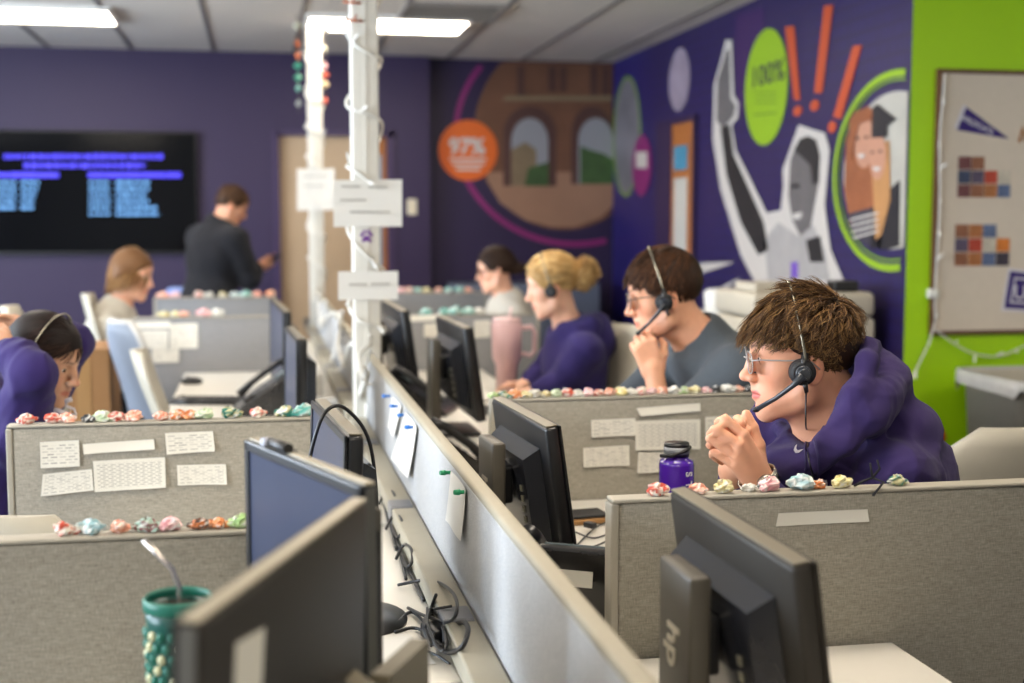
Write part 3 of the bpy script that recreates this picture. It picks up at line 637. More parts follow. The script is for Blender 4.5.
# paper ribbons hanging at the partition
for i, (u0, v0, u1, v1) in enumerate([(372, 352, 362, 402), (345, 312, 334, 365), (328, 300, 322, 330)]):
    X = .352; a = atx(u0, v0, X); b = atx(u1, v1, X)
    lab = ['long white paper tag hanging by the front column foot', 'white paper tag hanging on the far partition stretch', 'small pale paper tag hanging beside the farther column'][i]
    w_ = Vector((0, .05+.03*i, 0)); paper(lab, [a, a+w_, b+w_, b], blank, off=Vector((-1, 0, 0)), curl=.01, name='paper_tag', cat='paper tag')
def sign(lab, u0, u1, v0, v1, Y, rows):
    q = [aty(u0, v0, Y), aty(u1, v0-.5, Y), aty(u1, v1, Y), aty(u0, v1+.5, Y)]
    o = paper(lab, q, blank, curl=.002, name='paper_sign', cat='sign'); c = o.location
    for k, (a, b, cc) in enumerate(rows): 
        s0, s1, t = aty(a, cc, Y), aty(b, cc, Y), 0
        MB().b2((s0.x, Y-.0065, s0.z-.003), (s1.x, Y-.0052, s0.z+.003)).build('print_line', mat('faint grey ink', 'a8a69e', .8), None, None) if False else None
        ln = MB().b2((s0.x-c.x, -.008, s0.z-c.z-.004), (s1.x-c.x, -.0068, s0.z-c.z+.004)).build('print_line', mat('faint grey ink', 'b3b0a8', .8), o)
    return o
sign('large white paper sign taped high on the front white column', 333.5, 402, 180, 226.5, 4.565, [(341, 360, 186.5), (368, 388, 187), (340, 366, 200), (350, 390, 212)])
sign('smaller white paper sign low on the front white column', 338, 398, 271.5, 299.5, 4.565, [(349, 367, 284.5), (371, 390, 284)])
sign('white paper sign on the farther white column', 297, 334.5, 169, 210, 8.545, [(303, 328, 176), (303, 325, 186)])
# violet paw sticker
c = aty(366.5, 236, 4.572); pw = MB()
def blob(x, z, a, b, n=14): pw.prism([(c.x+x+a*math.cos(2*math.pi*i/n), 4.5705, c.z+z+b*math.sin(2*math.pi*i/n)) for i in range(n)], (0, -.002, 0))
blob(0, -.008, .012, .010)
for x, z in ((-.016, .004), (-.007, .014), (.007, .014), (.016, .004)): blob(x, z, .006, .007)
blob(-.011, -.016, .006, .006); blob(.011, -.016, .006, .006)
o = pw.build('paw_sticker', mat('violet vinyl', '6d3a8c', .4)); centre(o); tag(o, 'small violet paw-shaped sticker between the two signs on the white column', 'sticker')
# origami garlands from the ceiling
gl_cols = ['c86a3a', 'b9b6a0', '3f8f74', '4f9a80', '6fa89a', 'c8553a', 'd8a0a0', 'c8b08a', '8a8a84']
def garland(lab, u, v1, Y, seq):
    top = Vector((aty(u, 5, Y).x, Y, CEIL-.008)); bot = aty(u, v1, Y); o = empty('paper_garland', lab, 'garland', top); L_ = top.z-bot.z
    MB().tube([(0, 0, 0), (.004, 0, -L_*.5), (0, 0, -L_)], .003, 5).build('thread', mat('dark thread', '4a4440', .8), o)
    for k, (f, ci) in enumerate(seq):
        z = -L_*f; m = mat('folded paper '+gl_cols[ci], gl_cols[ci], .7); mb = MB(); a = k*.9; s_ = .032
        P = [(s_*math.cos(a), s_*math.sin(a), 0), (0, 0, s_*.9), (-s_*math.cos(a), -s_*math.sin(a), 0), (0, 0, -s_*.9), (-s_*.6*math.sin(a), s_*.6*math.cos(a), .0), (s_*.6*math.sin(a), -s_*.6*math.cos(a), 0)]
        mb.add([(x, y, zz+z) for x, y, zz in P], [[0, 1, 4], [1, 2, 4], [2, 3, 4], [3, 0, 4], [1, 0, 5], [2, 1, 5], [3, 2, 5], [0, 3, 5]]).build('paper_bead', m, o)
    return o
garland('paper bead garland hanging between the wall screen and the farther column', 297, 113, 8.1, [(.12, 1), (.3, 0), (.42, 0), (.52, 2), (.64, 3), (.75, 4), (.9, 8)])
garland('paper bead garland with red pieces right beside the farther column', 324, 112, 8.3, [(.1, 8), (.32, 1), (.5, 6), (.6, 5), (.7, 7), (.88, 5)])
# little red twigs stuck on the column
for i, (u, v) in enumerate(((352, 3), (354, 21))):
    p = aty(u, v, 4.568); o = MB().tube([(-.03, 0, .004), (0, -.006, 0), (.03, -.003, .0)], .004, 6).tube([(0, -.006, 0), (.008, -.01, .02)], .003, 6).build('paper_twist', mat('rust paper', 'b5643c', .7)); o.location = p
    tag(o, ['rust-red paper twist at the very top of the front column', 'rust-red paper twist just below the topmost one on the front column'][i], 'decoration')

# ------------------------------------------------------------------ notes pinned on the long partition
XS = .3612
def pin(p, c, lab, grp):
    o = MB().cyl((0, 0, 0), (-.012, 0, 0), .004, .0035, 8).cyl((-.012, 0, 0), (-.022, -.004, .001), .0055, .0045, 8).build('push_pin', mat('%s plastic' % c, {'green': '1f8f5f', 'blue': '1f6fc8'}[c], .35))
    o.location = p; return tag(o, lab, 'push pin', grp)
def tagpaper(lab, px, curl=.006): return paper(lab, [atx(u, v, XS) for u, v in px], blank, off=Vector((-1, 0, 0)), curl=curl, name='pinned_note', cat='note')
tagpaper('white note held by two green pins on the long partition', [(453, 471), (468, 490), (466, 541), (449, 520)])
tagpaper('wide curled white note held by blue pins on the long partition', [(407, 412), (419, 428), (413, 478), (394, 459)], .008)
tagpaper('narrow white note with blue pins just beyond the wide curled one', [(394, 397), (403, 407), (397, 437), (390, 427)])
pin(atx(451, 472.5, XS), 'green', 'green push pin at the top corner of the pinned white note', None); pin(atx(466, 492, XS), 'green', 'lower green push pin holding the white note', None)
for i, (u, v) in enumerate(((390, 396), (398, 406), (406, 415), (414, 427))):
    pin(atx(u, v, XS), 'blue', 'blue push pin, %s from the white column along the partition' % ('first', 'second', 'third', 'fourth')[i], None)
tagpaper('white strip low on the partition near the front column foot', [(364, 400), (369, 406), (367, 440), (362, 434)], .005)

# ------------------------------------------------------------------ folded paper flowers on the partition tops
FC = {'red and white': ('c8503c', 'e0d8c8'), 'pale green': ('9fb890', 'd8dcc0'), 'cream': ('d8cfa0', 'bfae78'), 'coral': ('d88a70', 'e6b8a0'), 'pink': ('d8969c', 'ecc8c4'), 'teal': ('4f9f94', 'b4d4cc'),
      'pale blue': ('8fb4b8', 'd4dcd8'), 'orange and black': ('c8743a', '2a2424'), 'maroon and mint': ('7a3038', 'a8c4b4'), 'dark green': ('1f6858', 'c8c090'), 'yellow': ('d8c880', 'e4dca8'), 'white': ('d8d6cc', 'c0bcb0'), 'lime': ('a0c47c', 'c8dca0'), 'orange': ('d07840', 'e0a070'), 'black': ('2a2a2c', '4a4a48')}
def flower_mesh(seed, col, s):
    """a crumpled paper blossom: petals folded around a knot"""
    rnd = random.Random(seed); a, b = [lin(tuple(int(h[i:i+2], 16)/255 for i in (0, 2, 4))) for h in FC[col]]
    vs, fs, cs = [], [], []
    def lump(c0, rx, ry, rz, n=11, m=7, cc=None):
        o = len(vs)
        for i in range(m+1):
            for k in range(n):
                al = math.pi*i/m; be = 2*math.pi*k/n; q = rnd.uniform(.72, 1.28)
                vs.append(Vector((c0[0]+rx*q*math.sin(al)*math.cos(be), c0[1]+ry*q*math.sin(al)*math.sin(be), max(c0[2]-rz*q*math.cos(al), 0))))
                t_ = rnd.random(); w_ = (.75, .74, .70); cs.append(a if t_ < .45 else (b if t_ < .85 else (cc or w_)))
        for i in range(m):
            for k in range(n): fs.append([o+i*n+k, o+i*n+(k+1) % n, o+(i+1)*n+(k+1) % n, o+(i+1)*n+k])
    lump((0, 0, s*.42), s*.72, s*.55, s*.5)
    for k in range(rnd.randint(2, 4)):
        t = rnd.uniform(0, 6.28); lump((math.cos(t)*s*.75, math.sin(t)*s*.4, s*rnd.uniform(.2, .5)), s*rnd.uniform(.3, .5), s*rnd.uniform(.2, .35), s*rnd.uniform(.18, .35), 8, 5)
    me = bpy.data.meshes.new('paper_flower'); me.from_pydata(vs, [], fs); at = me.color_attributes.new('tint', 'FLOAT_COLOR', 'POINT')
    at.data.foreach_set('color', [x for c in cs for x in (*c, 1)])
    z0 = min(v[2] for v in vs)
    for v in me.vertices: v.co.z -= z0
    me.materials.append(vmat('folded coloured paper', .75)); return me
NF = [0]
def flowers(Y, items, where, grp, s0):
    for i, (u, v, col, s) in enumerate(items):
        p = atz(u, v, TOP); NF[0] += 1
        me = flower_mesh(NF[0]*13, col, s0*s*1.12); o = bpy.data.objects.new('paper_flower', me); COL.objects.link(o); o.location = (p.x, Y, TOP+.0005); o.rotation_euler = (0, 0, random.uniform(-.4, .4))
        same = [k for k, it in enumerate(items) if it[2] == col]; r_ = same.index(i)
        nb = items[i-1][2] if i else None; na = items[i+1][2] if i+1 < len(items) else None
        if len(same) == 1: lab = 'crumpled %s paper flower on %s' % (col, where)
        else: lab = '%s %s paper flower on %s' % (('first', 'second', 'third', 'fourth', 'fifth', 'sixth', 'seventh', 'eighth', 'ninth')[r_], col, where)
        tag(o, lab, 'paper flower', grp)
flowers(1.965, [(63, 536, 'red and white', 1), (92, 534, 'pale blue', 1.05), (120, 533, 'coral', .9), (147, 531, 'maroon and mint', 1), (172, 529, 'pink', 1), (201, 527, 'orange and black', .8), (219, 525, 'orange', .8), (241, 523, 'lime', 1)], 'the partition behind the green tumbler', 'paper flowers on the tumbler partition', .019)
flowers(3.08, [(27, 424, 'red and white', .9), (53, 422, 'red and white', .9), (70, 421, 'coral', .9), (88, 421, 'black', .7), (104, 420, 'pale green', 1), (119, 418, 'red and white', .9), (136, 418, 'coral', 1), (163, 416, 'coral', .8), (180, 415, 'orange', .9), (192, 414, 'orange', .8), (207, 414, 'pale green', 1), (230, 413, 'dark green', 1), (258, 412, 'red and white', .9), (285, 411, 'dark green', 1), (303, 410, 'teal', 1.1)], 'the partition with six notes', 'paper flowers above the six taped notes', .024)
flowers(2.065, [(659, 497, 'red and white', 1.1), (700, 494, 'coral', .9), (722, 492, 'cream', 1.1), (748, 491, 'white', .7), (768, 490, 'pink', 1.2), (801, 489, 'pale blue', 1.35), (820, 489, 'orange', .8), (839, 487, 'yellow', 1.1), (893, 484, 'dark green', 1.0)], 'the curly-haired man\'s partition', 'paper flowers before the curly-haired man', .0185)
cc = ['lime', 'dark green', 'orange', 'cream', 'white', 'cream', 'pale green', 'red and white', 'white', 'pink', 'red and white', 'coral', 'yellow', 'white', 'red and white', 'pink', 'coral', 'white', 'lime', 'cream', 'pink', 'black', 'white', 'coral', 'black', 'pale green']
flowers(3.29, [(496+i*10.6, 401-i*.35, c, .75+.3*((i*7) % 5)/5) for i, c in enumerate(cc)], 'the partition behind the purple bottle', 'paper flowers behind the purple bottle', .021)
flowers(6.42, [(165, 316, 'cream', .8), (184, 316, 'coral', .8), (205, 315, 'pink', 1.1), (218, 315, 'white', 1.1), (176, 316, 'yellow', .8)], 'the grey partition by the pale chairs', 'paper flowers by the pale chairs', .032)
flowers(8.04, [(163, 298, 'coral', 1), (175, 298, 'pink', 1), (199, 297.5, 'red and white', 1), (210, 297, 'white', .8), (222, 297, 'cream', .8), (234, 297, 'pale blue', .8), (246, 297, 'teal', 1), (258, 296.5, 'coral', .9), (271, 296, 'orange', 1)], 'the partition before the standing man', 'paper flowers before the standing man', .034)
flowers(6.3, [(431, 317.5, 'teal', 1), (448, 317, 'teal', 1), (458, 316, 'teal', 1.25), (472, 316, 'teal', 1.05), (482, 316, 'white', 1)], 'the grey partition above the pink tumbler', 'paper flowers above the pink tumbler', .032)
flowers(8.3, [(402, 293, 'pink', 1), (410, 293, 'red and white', 1), (419, 293, 'teal', .9), (428, 293, 'cream', .9), (439, 292.5, 'coral', .9), (449, 292.5, 'teal', .9), (459, 292, 'teal', 1), (468, 292, 'coral', .9)], 'the farthest grey partition', 'paper flowers on the farthest partition', .032)
# black pipe cleaner twist on the close partition
p = atz(868, 485, TOP); o = MB().tube([(-.035, 0, .001), (-.02, -.004, .01), (0, .002, .014), (.012, 0, .03), (.008, .002, .045)], .0022, 6).tube([(0, .002, .014), (.015, -.01, .008), (-.01, -.022, -.012)], .0022, 6).tube([(0, .002, .014), (-.006, 0, .04)], .002, 6).build('wire_twist', mat('black fuzzy wire', '1d1c20', .9)); o.location = (p.x, 2.06, TOP+.002)
tag(o, 'black twisted wire spider between the yellow and the dark green flower', 'decoration')

# ------------------------------------------------------------------ tumbler, bottle, cup
def tumbler():
    p = Vector((-.108, 1.66, DESK+.001)); o = empty('tumbler', 'green and cream woven tumbler with a steel straw', 'tumbler', p); h = .245
    MB().lathe([(0, 0), (.026, 0), (.031, .02), (.040, h-.02), (.041, h), (.038, h), (.036, h-.03), (0, h-.03)], 32).build('body', mat('teal enamel', '174f46', .35), o)
    nub = MB(); nub2 = MB(); rows = 15
    for j in range(rows):
        z = .012+j*(h-.03)/rows; r = .0305+(.041-.031)*z/h; n = 18
        for k in range(n):
            a = 2*math.pi*(k+.5*(j % 2))/n; (nub if (j*2+k) % 3 else nub2).ball((r*math.cos(a), r*math.sin(a), z), (.0060, .0060, .0072), 6)
    nub.build('woven_texture', mat('teal weave', '1b6a58', .4), o); nub2.build('woven_texture', mat('cream weave', 'c8c8a0', .4), o)
    MB().lathe([(.0405, h-.006), (.0435, h-.004), (.0435, h+.008), (.041, h+.012), (.039, h+.008), (.0405, h-.006)], 32).build('rim', mat('teal weave', '1b6a58', .4), o)
    MB().lathe([(0, h-.014), (.037, h-.014), (.038, h-.004), (0, h-.008)], 28).build('lid', mat('smoky lid', '5a4f48', .2, var=.3, scale=60), o)
    MB().tube([(.004, 0, h-.05), (.002, 0, h+.02), (-.006, 0, h+.045), (-.04, .0, h+.085)], .0036, 10).build('straw', mat('steel straw', 'c8c0b8', .22, metal=.8), o)
tumbler()
def bottle():
    p = aty(676, 512, 2.6); o = empty('water_bottle', 'purple water bottle with a black screw cap and strap', 'bottle', (p.x, 2.6, DESK+.001)); r = .0375
    H2 = 1.5 - .0
    zt = aty(675, 459, 2.6).z-DESK  # shoulder height
    zc = aty(675, 443, 2.6).z-DESK
    MB().lathe([(0, 0), (r*.94, 0), (r, .006), (r, zt-.012), (r*.93, zt-.003), (r*.68, zt+.001), (r*.66, zt+.008)], 36).build('body', mat('translucent purple plastic', '4a1f9c', .16, coat=.5, var=.1, scale=12), o)
    MB().lathe([(0, zt+.006), (r*.7, zt+.006), (r*.72, zc-.004), (r*.69, zc), (0, zc)], 30).build('cap', blackp, o)
    MB().lathe([(r*.725, zt+.012), (r*.74, zt+.012), (r*.74, zc-.008), (r*.725, zc-.008), (r*.725, zt+.012)], 30).build('cap_band', mat('grey band', '8f9499', .3), o)
    MB().tube([(-r*.75, 0, zt+.006), (-r*.98, -.006, zt+.008), (-r*.5, -r*.62, zt+.010), (r*.35, -r*.75, zt+.022), (r*.7, -.01, zt+.025)], .0042, 8, flat=.8).build('strap', dkgrey, o)
    # lettering wraps the side, reading downwards
    ang = R(-66)
    for k, ch in enumerate('STATE'):
        z = zt-.028-k*.0225; a = ang
        n_ = Vector((math.cos(a), math.sin(a), 0)); X = Vector((0, 0, -1)); Y = n_.cross(X)
        Mx = Matrix(((X.x, Y.x, n_.x, n_.x*(r+.0004)), (X.y, Y.y, n_.y, n_.y*(r+.0004)), (X.z, Y.z, n_.z, z), (0, 0, 0, 1)))
        text_mb(ch, .024, .0005, Mx, .0004).build('letter', mat('white ink', 'd8d4e0', .4), o)
bottle()
def pink_tumbler():
    p = atz(512, 395, DESK); o = empty('pink_tumbler', 'large pink handled tumbler with a straw on the desk of the blonde woman', 'tumbler', (p.x, p.y+.12, DESK+.001)); sc_ = 1.25
    pk = mat('pale pink powder coat', 'd4b0b0', .45, var=.02)
    MB().lathe([(0, 0), (.036*sc_, 0), (.038*sc_, .09*sc_), (.05*sc_, .115*sc_), (.052*sc_, .235*sc_), (.049*sc_, .238*sc_)], 32).build('body', pk, o)
    MB().lathe([(0, .236*sc_), (.050*sc_, .236*sc_), (.048*sc_, .252*sc_), (0, .256*sc_)], 28).build('lid', mat('pink lid', 'dcbcba', .4), o)
    MB().tube([(.05*sc_, 0, .215*sc_), (.088*sc_, 0, .22*sc_), (.098*sc_, 0, .20*sc_), (.098*sc_, 0, .14*sc_), (.085*sc_, 0, .122*sc_), (.05*sc_, 0, .128*sc_)], .0105, 10).build('handle', pk, o)
    MB().cyl((.012, 0, .25*sc_), (.02, 0, .29*sc_), .005).build('straw', mat('pink lid', 'dcbcba', .4), o)
pink_tumbler()
# black leather case with tan cover on the bottle desk
p = atz(588, 521, DESK); o = empty('notebook', 'black notebook with a tan edge beside the black monitor', 'notebook', (p.x-.02, p.y, DESK+.001), R(8))
MB().box((0, 0, .006), (.14, .09, .012), .003).build('cover', mat('tan leather', '9c7444', .5), o); MB().box((0, .004, .0165), (.13, .08, .007), .003).build('cover_top', mat('black leather', '232224', .5), o)

def rbx(name, lab, cat, loc, d, m, rz=0, bev=.004, grp=None):
    o = MB().box((0, 0, d[2]/2), d, bev, seg=3).build(name, m); o.location = loc; o.rotation_euler = (0, 0, rz); return tag(o, lab, cat, grp)
def mouse(lab, u, v, s=1.):
    p = atz(u, v, DESK); o = empty('computer_mouse', lab, 'mouse', (p.x, p.y, DESK+.001), random.uniform(-.3, .3))
    MB().ball((0, 0, .012), (.055*s, .032*s, .02), 14).build('body', blackp, o); MB().cyl((-.02*s, -.003, .029), (-.02*s, .003, .029), .008).build('scroll_wheel', dkgrey, o)
mouse('black computer mouse on the desk near the pale chairs', 190, 404, 1.2); mouse('smaller black mouse farther along the desk by the pale chairs', 192, 384, .9)
def keyboard(lab, x, y, rz, m=None):
    o = empty('keyboard', lab, 'keyboard', (x, y, DESK+.001), rz); MB().box((0, 0, .008), (.14, .40, .015), .004, seg=3).build('case', m or dkgrey, o)
    k = MB()
    for i in range(5):
        for j in range(15): k.box((-.05+i*.024, -.182+j*.026, .018), (.019, .021, .007), .002, seg=1)
    k.build('keys', mat('black keycaps', '202022', .5), o); return o
p = atz(222, 403, DESK); keyboard('dark keyboard beside the black mouse and tilted phone', p.x, p.y, R(75))
keyboard('keyboard in front of the monitor with the dim screen', -.2, 1.42, 0); keyboard('keyboard of the curly-haired man behind his partition', .80, 2.45, 0)
keyboard('keyboard before the blonde woman', .90, 4.7, 0)
for lab, u, v, w_, d_, rz in [('white sheet lying on the desk near the cable tangle', 445, 640, .20, .28, .15), ('white sheet on the desk beside the far monitors', 352, 395, .2, .26, .5), ('loose sheet beneath the far phones', 345, 340, .2, .28, .3)]:
    p = atz(u, v, DESK); x = min(p.x, .285-w_/2-.03)
    rbx('loose_paper', lab, 'paper', (x, p.y, DESK+.0012), (w_, d_, .0012), blank, rz if rz < .2 else 0, 0)
rbx('paper_pad', 'white paper pad on the desk behind the pink tumbler', 'paper', (*atz(470, 398, DESK).xy, DESK+.001), (.2, .28, .012), blank, .2, .002)
# pieces of office clutter far down the row
for i, (u, v, d, m, n, l, c) in enumerate([(.22, 6.0, (.10, .16, .05), blank, 'tissue_box', 'white tissue box on the far desk beside the partition', 'box'), (.20, 4.9, (.16, .12, .06), mat('grey card', '9a9a98', .7), 'file_tray', 'pale file tray on the far desk beside the partition', 'tray'), (.21, 5.45, (.09, .09, .10), mat('white mug glaze', 'd8d6d0', .3), 'storage_cube', 'small white box on the far desk behind the third monitor', 'box')]):
    rbx(n, l, c, (u, v, DESK+.001), d, m)

# ------------------------------------------------------------------ cables
cab = mat('black cable', '17171a', .4)
def cable(lab, pts, r=.0032, name='cable', m=None):
    P = [Vector(p) for p in pts]; c = P[0].copy(); P = [p-c for p in P]; Q = [P[0]]
    for i in range(len(P)-1):
        a, b, cc_, d = P[max(i-1, 0)], P[i], P[i+1], P[min(i+2, len(P)-1)]
        for k in range(1, 8): t = k/7; Q.append(.5*((2*b)+(cc_-a)*t+(2*a-5*b+4*cc_-d)*t*t+(3*b-a-3*cc_+d)*t**3))
    o = MB().tube(Q, r, 7).build(name, m or cab); o.location = c; return tag(o, lab, 'cable')
Zc = DESK+.006
def cz(u, v, z=Zc): return atz(u, v, z)
cable('large thin black cable loop rising from the cable tangle', [cz(398, 585), cz(430, 580, .80), cz(452, 592, .84), cz(457, 610, .85), cz(448, 622, .82), cz(425, 616, .79), cz(408, 608)])
cable('thick black cable loop at the front of the cable tangle', [cz(438, 640), cz(452, 626, .80), cz(464, 622, .83), cz(468, 632, .84), cz(461, 648, .82), cz(446, 652, .79), cz(436, 640)], .0045)
cable('black cable running flat from the tangle to the close monitor', [cz(395, 632), cz(415, 628), cz(435, 638)]); cable('second black cable beside the flat one in the tangle', [cz(398, 622), cz(412, 612), cz(430, 628), cz(440, 634)])
cable('short kinked black cable standing in the tangle', [cz(428, 616), cz(434, 600, .82), cz(436, 595, .83), cz(432, 606, .80), cz(426, 622)]); cable('thin cable crossing the raceway above the tangle', [cz(434, 609, .82), cz(452, 606, .825)], .0025)
cable('black cable trailing over the papers below the tangle', [cz(424, 650), cz(438, 656), cz(450, 664)], .0022)
rbx('cable_bundle_plug', 'black plug block in the middle of the cable tangle', 'plug', (*cz(436, 640, DESK).xy, DESK+.001), (.035, .06, .025), blackp, .3)
for i, (u, v) in enumerate(((404, 545), (394, 515), (387, 490))):
    cable('small black cable coil on the raceway, %s up from the tangle' % ('first', 'second', 'third')[i], [cz(u-8, v+14), cz(u, v, .80), cz(u+7, v+4, .815), cz(u+8, v+16, .80), cz(u+3, v+22, .785), cz(u-3, v+10, .78), cz(u+2, v+34, Zc)], .0035)
cable('long black cable lying along the foot of the long partition', [cz(376, 478), cz(383, 500), cz(392, 520), cz(398, 545), cz(410, 572), cz(424, 600)], .004)
cable('black cable arching over the monitor behind the webcam', [(.06, 2.30, .98), (.09, 2.27, 1.12), (.115, 2.28, 1.17), (.15, 2.30, 1.165), (.19, 2.30, 1.10), (.20, 2.28, .95), (.19, 2.25, .80)], .0035)
for i, q in enumerate([[(575, 532), (592, 538), (606, 535)], [(560, 538), (585, 548), (607, 541)], [(577, 545), (595, 528), (612, 520)]]):
    cable('thin black cable on the curly-haired man\'s desk, %s of three' % ('lowest', 'middle', 'uppermost')[[1, 0, 2][i]], [atz(u, v, Zc) for u, v in q], .0022)
rbx('cable_ferrite', 'small black adapter block on the cables by the notebook', 'adapter', (*atz(590, 532, DESK).xy, DESK+.010), (.02, .03, .014), dkgrey, .6)
# desk organiser in the closest bay, out of focus
o = empty('document_stand', 'blurred tan document stand with two upright flaps at the closest desk', 'document stand', (.135, .98, DESK+.001))
tanp = mat('tan plastic', '6b6452', .5)
MB().box((0, 0, .008), (.14, .2, .016), .004, seg=3).build('base', tanp, o)
za = .255
a = atz(420, 640, DESK+za)-o.location; b = atz(380, 676, DESK+za)-o.location; c_ = atz(328, 658, DESK+za)-o.location; d_ = atz(372, 692, DESK+za)-o.location
for (s, e) in ((a, b), (c_, d_)):
    s = Vector((s.x, s.y, 0)); e = Vector((e.x, e.y, 0)); n_ = (e-s).normalized().cross(Vector((0, 0, 1)))*.011
    MB().prism([s-n_, e-n_, e+n_, s+n_], (0, 0, za)).build('flap', tanp, o)

rnd = random.Random(21)
for k in range(4):
    P = []
    for i in range(7): a = i*1.15+k; P.append(cz(436+math.cos(a)*(13-k), 630+math.sin(a*1.1)*(16+k*2), Zc+.006*k+.02*abs(math.sin(a*1.3))))
    cable('black cable %s within the tangle by the raceway' % ('curling low', 'curling high', 'doubling back', 'twisted')[k], P, .0024)
# ------------------------------------------------------------------ wall screen
tv = empty('wall_screen', 'large black wall-mounted screen showing blue and white columns of text', 'screen', (0, BY-.12, 0))
a = aty(196, 132, BY-.17); b = aty(190, 254, BY-.17); x0, x1, z1, z0 = a.x-1.68, a.x, a.z, b.z; yf = -.055
cx = (x0+x1)/2; tv.location = (cx, BY-.12, (z0+z1)/2); W_, H_ = x1-x0, z1-z0
MB().b2((-W_/2, yf, -H_/2), (W_/2, -.012, H_/2), .006).build('housing', blackp, tv)
MB().b2((-W_/2+.012, yf-.001, -H_/2+.02), (W_/2-.012, yf+.004, H_/2-.012)).build('panel', mat('black glass', '030408', .12, spec=.18), tv)
MB().b2((-.2, -.0125, -.15), (.2, -.001, .15)).build('wall_bracket', metal_g, tv)
blue_e = mat('blue screen text', '3a30d0', .5, emit='4338f0', estr=.6); cy_e = mat('pale blue screen text', '5a90c8', .5, emit='6aa6e0', estr=.55)
rnd = random.Random(3)
def scr_row(u0, u1, v, m, h=3.2, wmin=3, wmax=9, gap=1.3):
    mb = MB(); u = u0
    while u < u1:
        w = min(rnd.uniform(wmin, wmax), u1-u); p = aty(u, v, BY-.12+yf); q = aty(u+w, v, BY-.12+yf); hh = h*.0077*rnd.uniform(.8, 1.1)
        mb.b2((p.x-tv.location.x, yf-.0025, p.z-tv.location.z-hh/2), (q.x-tv.location.x, yf-.0012, p.z-tv.location.z+hh/2)); u += w+gap
    mb.build('text_line', m, tv)
scr_row(4, 164, 156.5, blue_e, 4.5, 2, 7, 1.6); scr_row(24, 146, 165.5, blue_e, 4.5, 2, 7, 1.6)
for a_, b_ in ((-22, 59), (88, 181)): scr_row(a_, b_, 175, blue_e, 4.8, 10, 24, .5)
for k in range(5): scr_row(-20, 16, 182.5+k*6.3, cy_e, 2.7, 3, 8); scr_row(21, 39-k*1.4, 182.5+k*6.3, cy_e, 2.7, 3, 8)
for k in range(6): scr_row(89, 110, 182.5+k*6.3, cy_e, 2.7, 2, 6); scr_row(116, (150, 149, 147, 149, 157, 159)[k], 182.5+k*6.3, cy_e, 2.7, 3, 8)

# ------------------------------------------------------------------ chairs
sh_m = mat('pale beige chair shell', 'a8a292', .5, var=.03); shw_m = mat('off white chair frame', 'a9a8a4', .45); mesh_blue = mat('pale blue-grey chair mesh', '78818f', .7, var=.1, scale=80); seat_m = mat('grey seat fabric', '6a6c74', .85, var=.1, scale=200, bump=.3)
def office_chair(lab, x, y, rz, top=1.0, wid=.46, shell=None, mesh=True, tilt=R(12), grp=None):
    """faces local +x"""
    o = empty('office_chair', lab, 'chair', (x, y, 0), rz, grp); shell = shell or sh_m
    # backrest: curved, rounded outline
    zb = .52; n, m_ = 14, 12; vs = []; T = .035
    def bp(s, t, k):
        z = zb+(top-zb)*t; hw = wid/2*(.82+.18*math.sin(math.pi*min(t*1.2, 1)*.5+.0))
        if t > .72: hw *= math.sqrt(max(1-((t-.72)/.30)**2*.85, .04))
        yy = hw*s; xx = -.23-.04*(1-s*s)+.012*math.sin(t*5)-math.tan(tilt)*(z-zb)*.75 + (T if k else 0)*(1-.55*s*s)
        return (xx, yy, z)
    for k in (0, 1):
        for j in range(m_+1):
            for i in range(n+1): vs.append(bp(2*i/n-1, j/m_, k))
    q = (n+1)*(m_+1); fs = []
    for j in range(m_):
        for i in range(n):
            a = j*(n+1)+i; fs += [[a, a+n+1, a+n+2, a+1], [q+a, q+a+1, q+a+n+2, q+a+n+1]]
    for j in range(m_): a = j*(n+1); fs += [[a, q+a, q+a+n+1, a+n+1], [a+n, a+2*n+1, q+a+2*n+1, q+a+n]]
    for i in range(n): a = m_*(n+1)+i; fs += [[i, i+1, q+i+1, q+i], [a, q+a, q+a+1, a+1]]
    b_ = MB().add(vs, fs, True).build('backrest', shell, o)
    if mesh:
        P = [bp(2*i/n-1, 1, 0) for i in range(n+1)]; 
        side = [bp(-1, j/m_, 0) for j in range(m_+1)]+P+[bp(1, j/m_, 0) for j in range(m_, -1, -1)]
        MB().tube([(a+.015, b, c) for a, b, c in side], .016, 8).build('back_frame', shw_m, o)
    MB().box((.0, 0, .465), (.47, .47, .07), .03, seg=4).build('seat', seat_m, o)
    for s in (-1, 1):
        MB().tube([(-.02, s*.22, .43), (-.02, s*.28, .45), (-.02, s*.285, .62), (-.01, s*.285, .66)], .014, 8).build('arm_post', shw_m, o)
        MB().box((.02, s*.285, .675), (.24, .07, .025), .012, seg=3).build('armrest', dkgrey, o)
    MB().tube([(-.05, 0, .42), (-.2, 0, .44), (-.27, 0, .54), (-.29, 0, .66)], [.03, .028, .025, .02], 10).build('back_support', shw_m, o)
    MB().cyl((0, 0, .10), (0, 0, .43), .028, .022).build('gas_column', metal_g, o)
    for k in range(5):
        a = 2*math.pi*k/5+.3; c, s = math.cos(a), math.sin(a)
        leg = MB().tube([(0, 0, .12), (c*.16, s*.16, .10), (c*.29, s*.29, .075)], [.026, .02, .014], 8).build('leg', shw_m, o)
        MB().cyl((c*.29-s*.012, s*.29+c*.012, .03), (c*.29+s*.012, s*.29-c*.012, .03), .029).build('caster', blackp, leg)
    return o
office_chair('beige chair back peeking up behind the shoulder of the curly-haired man', 1.77, 2.98, R(90), 1.02, .50, mesh=False, tilt=R(3)); office_chair('office chair the curly-haired man sits on', 1.47, 2.36, R(180), .80, .46, mesh=False, tilt=R(5))
